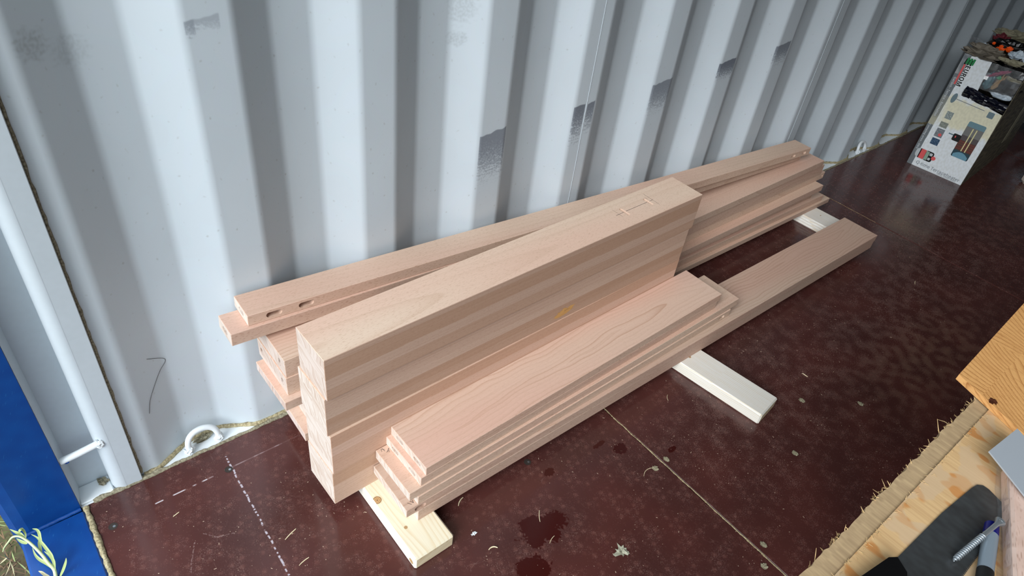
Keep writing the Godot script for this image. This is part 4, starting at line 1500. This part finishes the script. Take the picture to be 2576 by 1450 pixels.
	for i in 17:
		var u := i / 16.0
		var row := []
		for k in 13:
			var t := k / 12.0
			var a := -0.3 + 3.3 * t
			var y := lerpf(0.330, 0.317, u) + (lerpf(0.372, 0.352, u) - lerpf(0.330, 0.317, u)) * t
			var z := 0.003 + 0.014 * sin(a) * (0.7 + 0.5 * N1.get_noise_2d(u * 4.0, t * 3.0)) + 0.003 * N2.get_noise_2d(u * 9.0, t * 9.0)
			row.append(Vector3(0.062 + 0.163 * u + 0.004 * t, y + 0.003 * N3.get_noise_2d(u * 5.0, 2.0), maxf(z, 0.0012)))
		rows.append(row)
	for i in 16:
		for k in 12:
			var n: Vector3 = (rows[i + 1][k] - rows[i][k]).cross(rows[i][k + 1] - rows[i][k]).normalized()
			quad(fs, rows[i][k], rows[i + 1][k], rows[i + 1][k + 1], rows[i][k + 1], n)
	for k in 12:
		for i in 16:
			var back := Vector3(0, 0, -0.0008)
			quad(fs, rows[i][k] + back, rows[i + 1][k] + back, rows[i + 1][k + 1] + back, rows[i][k + 1] + back, Vector3.FORWARD)
	put("sheet", fs.commit(), M.navy, flap)
	# loose things on top
	var T := o.transform
	var top := [["crumpled_paper", Vector3(0.118, 0.026, 0.052), Vector3(0.048, 0.4815, -0.085), M.kraft_grey, 51, "greyish crumpled packing paper on the carton's front corner nearest the wall", "paper"],
		["crumpled_paper", Vector3(0.100, 0.020, 0.044), Vector3(0.165, 0.4795, -0.030), M.kraft_pale, 52, "pale olive crumpled packing paper along the carton's torn front edge", "paper"],
		["white_bag", Vector3(0.078, 0.036, 0.060), Vector3(0.165, 0.4815, -0.100), M.white_plastic, 53, "white plastic bag lying on the carton beside the orange clips", "bag"],
		["maroon_cloth", Vector3(0.062, 0.032, 0.060), Vector3(0.038, 0.4815, -0.292), M.maroon, 54, "crumpled maroon cloth on the carton behind the orange clips", "cloth"],
		["crumpled_paper", Vector3(0.130, 0.034, 0.080), Vector3(0.045, 0.4815, -0.410), M.kraft_pale, 55, "pale crumpled paper at the back of the carton top, behind the maroon cloth", "paper"]]
	for t in top:
		var m := put(t[0], lump(t[1], t[4], 0.40, 18, 30, 7.0), t[3])
		m.transform = T * Transform3D(Basis(), t[2])
		tag(m, t[5], t[6], "crumpled paper on the carton" if t[0] == "crumpled_paper" else "")
	var tb := thing("black_tool_bag", "black tool bag with bright orange clips lying on top of the carton", "bag")
	tb.transform = T * Transform3D(Basis(), Vector3(0.098, 0.4815, -0.190))
	put("body", lump(Vector3(0.145, 0.044, 0.080), 61, 0.3, 16, 26), M.black, tb)
	for c in [[Vector3(-0.052, 0.022, 0.044), Vector3(0.013, 0.011, 0.012)], [Vector3(-0.020, 0.010, 0.047), Vector3(0.034, 0.013, 0.014)], [Vector3(-0.022, 0.020, 0.046), Vector3(0.016, 0.011, 0.012)], [Vector3(0.008, 0.012, 0.047), Vector3(0.026, 0.022, 0.016)]]:
		var m := put("clip", lump(c[1], 63, 0.3, 8, 14), M.orange, tb)
		m.position = c[0]
		m.set_meta("label", "bright orange clip")
	var sheet := thing("plastic_sheet", "clear plastic film sticking up from the carton towards the corrugated wall", "plastic")
	sheet.transform = T * Transform3D(Basis(), Vector3(0.0, 0.482, -0.140))
	var ps := stool()
	for i in 8:
		for k in 4:
			var pp := []
			for e in [[0, 0], [1, 0], [1, 1], [0, 1]]:
				var u: float = (i + e[0]) / 8.0
				var v: float = (k + e[1]) / 4.0
				pp.append(Vector3(-0.050 + 0.080 * u, 0.034 - 0.012 * u - 0.020 * v + 0.004 * N1.get_noise_2d(u * 3.0, v * 2.0), -0.02 * v + 0.006 * N2.get_noise_2d(u * 2.0, v * 2.0)))
			quad(ps, pp[0], pp[1], pp[2], pp[3], (pp[1] - pp[0]).cross(pp[2] - pp[0]).normalized())
	put("film", ps.commit(), M.clear, sheet)
	var foot := put("film_base", lump(Vector3(0.036, 0.016, 0.03), 66, 0.6, 8, 14), M.white_plastic, sheet)
	foot.position = Vector3(0.018, 0.0, -0.01)
	# further back
	var sack := put("white_sack", lump(Vector3(0.40, 0.24, 0.34), 71, 0.5, 18, 28), M.white_plastic)
	sack.position = Vector3(3.74, 0.0, 0.49)
	tag(sack, "white crumpled sack on the dark floor behind the carton", "sack")
	var blk := stool()
	box(blk, Vector3(0, 0, 0), Vector3(0.24, 0.078, 0.10), 0.014)
	var bo := put("wood_offcut", blk.commit(), M.end_pale)
	bo.position = Vector3(3.12, 0.0, 0.512)
	tag(bo, "pale wood offcut lying on the floor at the right edge, beyond the carton", "offcut")


# ---------------------------------------------------------------- the workbench in the foreground
func build_bench() -> void:
	var H := 0.78
	var o := thing("workbench", "rough plywood workbench top with a splintered sawn edge, at the lower right", "workbench")
	var top := stool()
	raise(top, PackedVector2Array([Vector2(-0.12, 1.0095), Vector2(0.74, 1.0135), Vector2(0.74, 1.62), Vector2(-0.12, 1.62)]), H - 0.018, H, 2.0)
	var pm := M.ply as StandardMaterial3D
	pm.uv1_scale = Vector3(1.0, 2.0, 1.0)
	put("top", top.commit(), pm, o)
	var rim := stool()
	var ol := PackedVector2Array()
	for i in 173:
		var x := -0.12 + i * 0.005
		ol.append(Vector2(x, 0.9935 + 0.0055 * (x + 0.12) / 0.86 + 0.0010 * N1.get_noise_2d(x * 55.0, 2.0) + 0.0009 * N2.get_noise_2d(x * 240.0, 2.0)))
	ol.append_array(PackedVector2Array([Vector2(0.74, 1.0134), Vector2(-0.12, 1.0094)]))
	raise(rim, ol, H - 0.018, H - 0.0022, 3.0)
	put("sawn_rim", rim.commit(), M.sawn, o)
	var fuzz := stool()
	var r := RandomNumberGenerator.new()
	r.seed = 5
	for i in 420:
		var x := r.randf_range(-0.02, 0.50)
		if N1.get_noise_2d(x * 26.0, 8.0) < 0.12 and r.randf() < 0.85:
			continue
		var z := 0.9945 + 0.0055 * (x + 0.12) / 0.86
		var L := r.randf_range(0.0015, 0.006)
		if r.randf() < 0.05:
			L = r.randf_range(0.008, 0.016)
		var p := Vector3(x, H - r.randf_range(0.001, 0.012), z)
		var d := Vector3(r.randf_range(-0.8, 0.8), r.randf_range(-0.3, 0.7), -r.randf_range(0.4, 1.0)).normalized()
		var bend := Vector3(r.randf_range(-1, 1), r.randf_range(-1, 1), 0) * L * 0.35
		tube(fuzz, [p, p + d * L * 0.5 + bend * 0.3, p + d * L + bend], [0.00045, 0.0004, 0.00015], 4, false)
	for i in 160:
		var x := r.randf_range(-0.02, 0.50)
		var p := Vector3(x, H + 0.0002, 1.0105 + 0.004 * (x + 0.12) / 0.86 + r.randf_range(-0.0015, 0.002))
		var L := r.randf_range(0.001, 0.004)
		var d := Vector3(r.randf_range(-1, 1), 0.15, r.randf_range(-1, 1)).normalized()
		tube(fuzz, [p, p + d * L], [0.0003, 0.00015], 4, false)
	var fz := put("wood_fibres", fuzz.commit(), M.fibre, o)
	fz.set_meta("kind", "stuff")
	for x in [-0.06, 0.66]:
		for z in [1.10, 1.55]:
			var st := stool()
			box(st, Vector3(x - 0.022, 0, z - 0.022), Vector3(x + 0.022, H - 0.018, z + 0.022), 0.002)
			put("leg", st.commit(), M.spruce_side, o)
	# handsaw
	var saw := thing("handsaw", "steel handsaw with a black handle lying on the plywood workbench", "saw")
	var bl := PackedVector2Array([Vector2(0.10, 1.0305), Vector2(0.153, 1.0325), Vector2(0.232, 1.0362), Vector2(0.281, 1.0410), Vector2(0.2885, 1.0425), Vector2(0.2925, 1.0460), Vector2(0.2925, 1.0510), Vector2(0.2860, 1.0690)])
	var x := 0.2860
	while x > 0.102:
		bl.append(Vector2(x - 0.0009, 1.0716 + 0.0008 * (0.286 - x) / 0.18))
		bl.append(Vector2(x - 0.0020, 1.0695 + 0.0008 * (0.286 - x) / 0.18))
		x -= 0.0020
	var bs := stool()
	raise(bs, bl, H + 0.0002, H + 0.0014, 4.0)
	put("blade", bs.commit(), M.blade, saw)
	var hs := stool()
	raise(hs, PackedVector2Array([Vector2(0.1430, 1.0285), Vector2(0.1490, 1.0325), Vector2(0.1430, 1.0430), Vector2(0.1150, 1.0560), Vector2(0.0800, 1.0760), Vector2(0.02, 1.085), Vector2(-0.01, 1.07), Vector2(-0.01, 1.03), Vector2(0.03, 1.018), Vector2(0.1050, 1.0225)]), H + 0.0016, H + 0.013, 1.0)
	put("handle", hs.commit(), M.black, saw)
	# marker pen, and a screw lying across it
	var pen := thing("marker_pen", "grey marker pen with a dark blue cap beside the handsaw", "pen")
	var a := Vector3(0.2500, H + 0.0072, 1.0665)
	var d := Vector3(-0.0485, 0, 0.0135).normalized()
	var p1 := stool()
	tube(p1, [a + d * 0.012, a + d * 0.0125, a + d * 0.050], [0.0052, 0.0056, 0.0056], 18)
	put("barrel", p1.commit(), M.pen_grey, pen)
	var p2 := stool()
	tube(p2, [a, a + d * 0.001, a + d * 0.0115], [0.0040, 0.0052, 0.0055], 18)
	put("cap", p2.commit(), M.pen_blue, pen)
	var p3 := stool()
	tube(p3, [a + d * 0.0502, a + d * 0.0506, a + d * 0.11], [0.0052, 0.0058, 0.0058], 18)
	put("tail", p3.commit(), M.black_soft, pen)
	var scr := thing("wood_screw", "zinc plated wood screw lying across the marker pen", "screw")
	var s0 := Vector3(0.1915, H + 0.0045, 1.0610)
	var s1 := Vector3(0.2475, H + 0.0165, 1.0685)
	var ax := (s1 - s0).normalized()
	var sl := (s1 - s0).length()
	var sh := stool()
	tube(sh, [s0, s0 + ax * 0.004, s0 + ax * (sl - 0.004), s1 - ax * 0.001], [0.0003, 0.0018, 0.0019, 0.0036], 14)
	tube(sh, [s1 - ax * 0.001, s1, s1 + ax * 0.0006], [0.0036, 0.0041, 0.0040], 18)
	put("shank", sh.commit(), M.zinc, scr)
	var th := stool()
	var helix := []
	var hr := []
	var e1 := ax.cross(Vector3.UP).normalized()
	var e2 := ax.cross(e1)
	for i in 260:
		var t := i / 259.0
		var ang := t * TAU * 17.0
		var rr := 0.0021 * clampf(t * 8.0 + 0.15, 0.0, 1.0)
		helix.append(s0 + ax * (0.0005 + t * 0.036) + (e1 * cos(ang) + e2 * sin(ang)) * rr)
		hr.append(0.0005)
	tube(th, helix, hr, 5)
	put("thread", th.commit(), M.zinc, scr)
	# wood piece wrapped in film, and a steel plate on it
	var bun := thing("wrapped_timber", "planed timber wrapped in wrinkled clear film at the right of the handsaw", "timber")
	var A := Vector3(-0.932, 0, 0.362)
	# its long side runs past the saw towards the lower edge of the picture
	bun.transform = Transform3D(Basis(-A, Vector3.UP, (-A).cross(Vector3.UP)), Vector3(0.3226, H, 1.0440))
	for i in 3:
		var st := stool()
		box(st, Vector3(-0.30, 0.0018, 0.004 + i * 0.020), Vector3(-0.004, 0.018, 0.0230 + i * 0.020), 0.002)
		put("timber", st.commit(), M.edge_pink if i != 1 else M.straight_pink, bun)
	var wrap := stool()
	var nu := 60
	var nv := 18
	var W := []
	for i in nu + 1:
		var row := []
		for k in nv + 1:
			var u := -0.31 + 0.312 * i / nu
			var s := k / float(nv)
			var p := Vector3.ZERO
			if s < 0.25:
				p = Vector3(u, 0.0198 * s / 0.25, 0.0022)
			elif s < 0.75:
				p = Vector3(u, 0.0198, 0.0022 + 0.0625 * (s - 0.25) / 0.5)
			else:
				p = Vector3(u, 0.0198 * (1.0 - (s - 0.75) / 0.25), 0.0647)
			var q := 0.0012 * N1.get_noise_2d(u * 60.0, s * 7.0) + 0.0012 * absf(N2.get_noise_2d(u * 28.0 + s * 9.0, s * 16.0))
			p += (Vector3(0, 1, 0) if s > 0.25 and s < 0.75 else Vector3(0, 0, -1.0 if s <= 0.25 else 1.0)) * q
			row.append(p)
		W.append(row)
	for i in nu:
		for k in nv:
			quad(wrap, W[i][k], W[i + 1][k], W[i + 1][k + 1], W[i][k + 1], (W[i + 1][k + 1] - W[i][k]).cross(W[i][k + 1] - W[i + 1][k]).normalized())
	put("film", wrap.commit(), M.clear, bun)
	var pl := stool()
	raise(pl, PackedVector2Array([Vector2(0.3594, 1.0383), Vector2(0.3073, 1.0331), Vector2(0.2715, 1.0905), Vector2(0.3250, 1.0960)]), H + 0.0224, H + 0.0238, 1.0)
	var plate := put("steel_plate", pl.commit(), M.steel)
	tag(plate, "small bare steel plate resting on the wrapped timber", "plate")
	var oak := thing("oak_board", "warm brown oiled oak board with a dark knot, overhanging the workbench edge", "board")
	var os := stool()
	raise(os, PackedVector2Array([Vector2(0.410, 0.9730), Vector2(0.90, 0.9570), Vector2(0.86, 1.20), Vector2(0.325, 1.20)]), H + 0.0003, H + 0.0070, 2.0)
	var om := M.oak as StandardMaterial3D
	om.uv1_scale = Vector3(1.0, 2.0, 1.0)
	put("body", os.commit(), om, oak)
	var kk := put("knot", lump(Vector3(0.009, 0.0008, 0.006), 81, 0.8, 8, 16), M.oak_knot, oak)
	kk.position = Vector3(0.4010, H + 0.0069, 1.0100)


# ---------------------------------------------------------------- litter and plants
func build_litter() -> void:
	var r := RandomNumberGenerator.new()
	r.seed = 99
	var st := stool()
	var c := [Vector3(-0.5, 0, -0.35), Vector3(0.5, 0, -0.22), Vector3(0.35, 0, 0.4), Vector3(-0.42, 0, 0.3)]
	quad(st, c[0] + Vector3.UP * 0.5, c[1] + Vector3.UP * 0.35, c[2] + Vector3.UP * 0.55, c[3] + Vector3.UP * 0.3, Vector3.UP)
	for i in 4:
		var j := (i + 1) % 4
		quad(st, c[i], c[j], c[j] + Vector3.UP * 0.4, c[i] + Vector3.UP * 0.4, (c[i] + c[j]).normalized())
	var mesh := st.commit()
	mesh.surface_set_material(0, M.dust)
	var xf := []
	var tries := 0
	while xf.size() < 2600 and tries < 60000:
		tries += 1
		var x := r.randf_range(-0.335, 2.3)
		var z := r.randf_range(0.02, 0.98)
		var dens := 0.35 + 0.8 * N1.get_noise_2d(x * 4.0, z * 4.0) + 0.6 * exp(-pow((z - 0.60) / 0.14, 2.0)) * smoothstep(0.5, 0.9, x) + 0.5 * exp(-pow((z - 0.20) / 0.10, 2.0)) * (1.0 - smoothstep(0.1, 0.3, x))
		if r.randf() > dens * (0.55 if x > 1.4 else 1.0):
			continue
		var s := 0.0008 + 0.0018 * pow(r.randf(), 3.0)
		var lenx := r.randf_range(0.8, 2.6) if r.randf() < 0.35 else 1.0
		xf.append(Transform3D(Basis(Vector3.UP, r.randf() * TAU) * Basis.from_scale(Vector3(s * lenx, 0.0005, s * 0.8)), Vector3(x, 0.0, z)))
	var mm := MultiMesh.new()
	mm.transform_format = MultiMesh.TRANSFORM_3D
	mm.mesh = mesh
	mm.instance_count = xf.size()
	for i in xf.size():
		mm.set_instance_transform(i, xf[i])
	var o := MultiMeshInstance3D.new()
	o.name = "sawdust"
	o.multimesh = mm
	add_child(o)
	o.set_meta("kind", "stuff")
	tag(o, "pale sawdust and crumbs scattered over the red-brown floor", "sawdust")
	# bits one can point at: x, z, turn, length, thickness, bend, kind
	var bits := [[0.366, 0.536, 0.9, 0.026, 0.0008, 0.10, "splinter", "pale splinter lying across the large wet stain on the floor"],
		[0.352, 0.590, 0.35, 0.020, 0.0006, 0.15, "splinter", "thin pale splinter at the lower edge of the large wet stain"],
		[0.640, 0.590, 0.10, 0.034, 0.0006, 0.35, "straw", "curved dry straw beside a putty-filled screw left of the floor joint"],
		[-0.058, 0.287, 0.35, 0.028, 0.0011, 0.05, "straw", "pale straw on the floor left of the near batten"],
		[-0.062, 0.352, 0.20, 0.022, 0.0010, 0.10, "splinter", "short splinter near the bottom edge left of the near batten"],
		[1.235, 0.628, 1.6, 0.016, 0.0012, 0.0, "splinter", "lone splinter on the floor beyond the middle batten"],
		[0.252, 0.415, 0.5, 0.022, 0.0012, 0.20, "shaving", "small pale shaving on the floor beside the end of the near batten"],
		[0.244, 0.536, -0.4, 0.018, 0.0014, 0.45, "shaving", "curled grey shaving on the floor left of the large wet stain"],
		[-0.215, 0.125, 0.3, 0.013, 0.0010, 0.0, "splinter", "tiny splinter near the screw beside the blue sill"],
		[0.85, 0.470, 0.8, 0.020, 0.0006, 0.2, "splinter", "thin splinter on the floor just left of the middle batten"],
		[1.95, 0.60, 0.4, 0.020, 0.0010, 0.1, "splinter", "splinter on the dark floor beyond the longest board"]]
	for b in bits:
		var bs := stool()
		var pts := []
		var rad := []
		var d := Vector3(cos(float(b[2])), 0, -sin(float(b[2])))
		var side := Vector3(-d.z, 0, d.x)
		for i in 7:
			var t: float = i / 6.0 - 0.5
			pts.append(d * b[3] * t + side * b[3] * b[5] * (t * t * 2.0 - 0.2) + Vector3(0, b[4] * 0.9 + b[4] * b[5] * i * 0.3, 0))
			rad.append(b[4] * (0.55 + 0.45 * cos(t * 2.6)))
		tube(bs, pts, rad, 6)
		var m := put("wood_" + b[6] if b[6] != "straw" else "straw", bs.commit(), M.splinter)
		m.position = Vector3(b[0], 0.0, b[1])
		tag(m, b[7], b[6], "wood bits on the floor")
	var hair := stool()
	tube(hair, smooth_path([Vector3(-0.166, 0.275, wall_z(-0.166) + 0.0008), Vector3(-0.135, 0.246, wall_z(-0.135) + 0.0008), Vector3(-0.149, 0.228, wall_z(-0.149) + 0.0008), Vector3(-0.161, 0.213, wall_z(-0.161) + 0.0008), Vector3(-0.182, 0.181, wall_z(-0.182) + 0.0008), Vector3(-0.191, 0.152, wall_z(-0.191) + 0.0008)], 6), 0.0004, 5)
	var ho := put("hair_strand", hair.commit(), M.screw_dark)
	tag(ho, "long dark hair clinging to the white wall above the near lashing ring", "hair")
	var leaf := put("lichen_flake", lump(Vector3(0.020, 0.003, 0.016), 87, 1.3, 8, 18), M.splinter_grey)
	leaf.position = Vector3(0.450, 0.0, 0.693)
	tag(leaf, "pale greenish flake near the bottom of the picture, left of the floor joint", "flake")
	var chips := put("paint_flake", lump(Vector3(0.010, 0.002, 0.006), 88, 0.9, 8, 14), M.paint_white)
	chips.position = Vector3(0.232, 0.0, 0.490)
	tag(chips, "small white flake on the floor right of the near batten end", "flake")


func leaf_blade(st: SurfaceTool, pts: Array, w: float) -> void:
	var p := smooth_path(pts, 4)
	var n := p.size()
	var prev := []
	for i in n:
		var t := float(i) / (n - 1)
		var d: Vector3 = (p[mini(i + 1, n - 1)] - p[maxi(i - 1, 0)]).normalized()
		var s := d.cross(Vector3(-0.3, 0.9, 0.35)).normalized()
		var ww := w * (0.35 + 0.65 * sin(PI * pow(t, 0.8))) * (1.0 - 0.7 * pow(t, 6.0))
		var up := s.cross(d).normalized()
		var cur := [p[i] - s * ww + up * ww * 0.35, p[i], p[i] + s * ww + up * ww * 0.35]
		if prev:
			for k in 2:
				var nn: Vector3 = (cur[k] - prev[k]).cross(prev[k + 1] - prev[k]).normalized()
				quad(st, prev[k], prev[k + 1], cur[k + 1], cur[k], nn if nn.y > 0 else -nn)
		prev = cur


func build_weed() -> void:
	var S := {
		"main": [Vector3(-0.421, 0.004, 0.136), Vector3(-0.419, 0.012, 0.124), Vector3(-0.423, 0.022, 0.112), Vector3(-0.427, 0.030, 0.096), Vector3(-0.434, 0.038, 0.076), Vector3(-0.440, 0.044, 0.063), Vector3(-0.447, 0.050, 0.054), Vector3(-0.456, 0.050, 0.049), Vector3(-0.466, 0.035, 0.043), Vector3(-0.478, 0.005, 0.026), Vector3(-0.487, -0.030, 0.005)],
		"droop1": [Vector3(-0.478, 0.005, 0.026), Vector3(-0.488, -0.050, 0.001), Vector3(-0.490, -0.090, -0.012), Vector3(-0.509, -0.130, -0.019)],
		"droop2": [Vector3(-0.490, -0.090, -0.012), Vector3(-0.492, -0.110, -0.013), Vector3(-0.497, -0.135, -0.011)],
		"droop3": [Vector3(-0.487, -0.060, -0.002), Vector3(-0.496, -0.080, -0.015), Vector3(-0.508, -0.100, -0.027)],
		"l1": [Vector3(-0.440, 0.044, 0.063), Vector3(-0.444, 0.050, 0.051), Vector3(-0.449, 0.054, 0.046), Vector3(-0.456, 0.056, 0.035)],
		"l2": [Vector3(-0.448, 0.050, 0.048), Vector3(-0.442, 0.056, 0.046), Vector3(-0.439, 0.050, 0.044), Vector3(-0.439, 0.040, 0.046), Vector3(-0.441, 0.035, 0.052)],
		"l3": [Vector3(-0.421, 0.040, 0.080), Vector3(-0.420, 0.046, 0.072), Vector3(-0.419, 0.050, 0.065), Vector3(-0.421, 0.050, 0.056), Vector3(-0.427, 0.046, 0.047)],
		"l4": [Vector3(-0.415, 0.024, 0.122), Vector3(-0.414, 0.030, 0.109), Vector3(-0.417, 0.034, 0.095), Vector3(-0.420, 0.040, 0.083), Vector3(-0.424, 0.044, 0.069), Vector3(-0.431, 0.044, 0.056)],
		"l5": [Vector3(-0.427, 0.030, 0.096), Vector3(-0.426, 0.030, 0.082), Vector3(-0.425, 0.032, 0.070), Vector3(-0.420, 0.036, 0.062)],
		"l6": [Vector3(-0.419, 0.012, 0.124), Vector3(-0.426, 0.012, 0.106), Vector3(-0.434, 0.014, 0.091), Vector3(-0.437, 0.020, 0.082), Vector3(-0.437, 0.028, 0.072)],
		"l7": [Vector3(-0.419, 0.012, 0.128), Vector3(-0.415, 0.020, 0.115), Vector3(-0.416, 0.028, 0.108), Vector3(-0.422, 0.034, 0.095)],
		"l8": [Vector3(-0.415, 0.004, 0.138), Vector3(-0.406, 0.016, 0.136), Vector3(-0.399, 0.026, 0.132), Vector3(-0.396, 0.030, 0.126)],
		"l9": [Vector3(-0.429, 0.004, 0.128), Vector3(-0.433, 0.010, 0.125), Vector3(-0.436, 0.016, 0.121), Vector3(-0.440, 0.016, 0.115)],
		"l10": [Vector3(-0.441, 0.036, 0.065), Vector3(-0.448, 0.034, 0.054), Vector3(-0.454, 0.034, 0.042)],
	}
	var o := thing("weed_plant", "lanky pale green weed drooping over the blue sill at the lower left", "plant")
	var st := stool()
	var mp := smooth_path(S["main"], 6)
	var rad := []
	for i in mp.size():
		rad.append(lerpf(0.0032, 0.0011, float(i) / mp.size()))
	tube(st, mp, rad, 8)
	# down to the ground beyond the frame
	tube(st, smooth_path([S["main"][0], Vector3(-0.424, 0.006, 0.175), Vector3(-0.450, 0.010, 0.215), Vector3(-0.472, -0.03, 0.235), Vector3(-0.478, -0.17, 0.245)], 6), 0.0033, 8)
	put("stem", st.commit(), M.stem, o)
	for k in S:
		if k == "main":
			continue
		var ls := stool()
		leaf_blade(ls, S[k], 0.0026 if k.begins_with("l") else 0.0016)
		put("leaf", ls.commit(), M.leaf_dry if k.begins_with("droop") or k == "l9" else M.leaf, o)
	# dry and green grass on the earth outside
	var r := RandomNumberGenerator.new()
	r.seed = 4
	var tuft := ArrayMesh.new()
	for e in [[1500, M.straw, 0.045], [260, M.leaf, 0.06]]:
		var gs := stool()
		for i in e[0]:
			var p := Vector3(r.randf_range(-0.80, -0.466), -0.170, r.randf_range(-0.40, 0.42))
			if p.x > -0.475 and p.z < 0.03:
				continue
			var L: float = e[2] * r.randf_range(0.4, 1.0)
			var d := Vector3(r.randf_range(-1, 0.1), r.randf_range(0.15, 0.8), r.randf_range(-1, 1)).normalized()
			var s := d.cross(Vector3.UP).normalized() * 0.0011
			var tip := p + d * L - Vector3(0, L * 0.15, 0)
			var mid := p + d * L * 0.55
			var n := s.cross(d).normalized()
			if n.y < 0:
				n = -n
			quad(gs, p - s, p + s, mid + s, mid - s, n)
			tri(gs, mid - s, mid + s, tip, n)
		gs.set_material(e[1])
		tuft = gs.commit(tuft)
	var g := put("grass", tuft, null)
	g.set_meta("kind", "stuff")
	tag(g, "matted dry and green grass on the ground outside the blue sill", "grass")
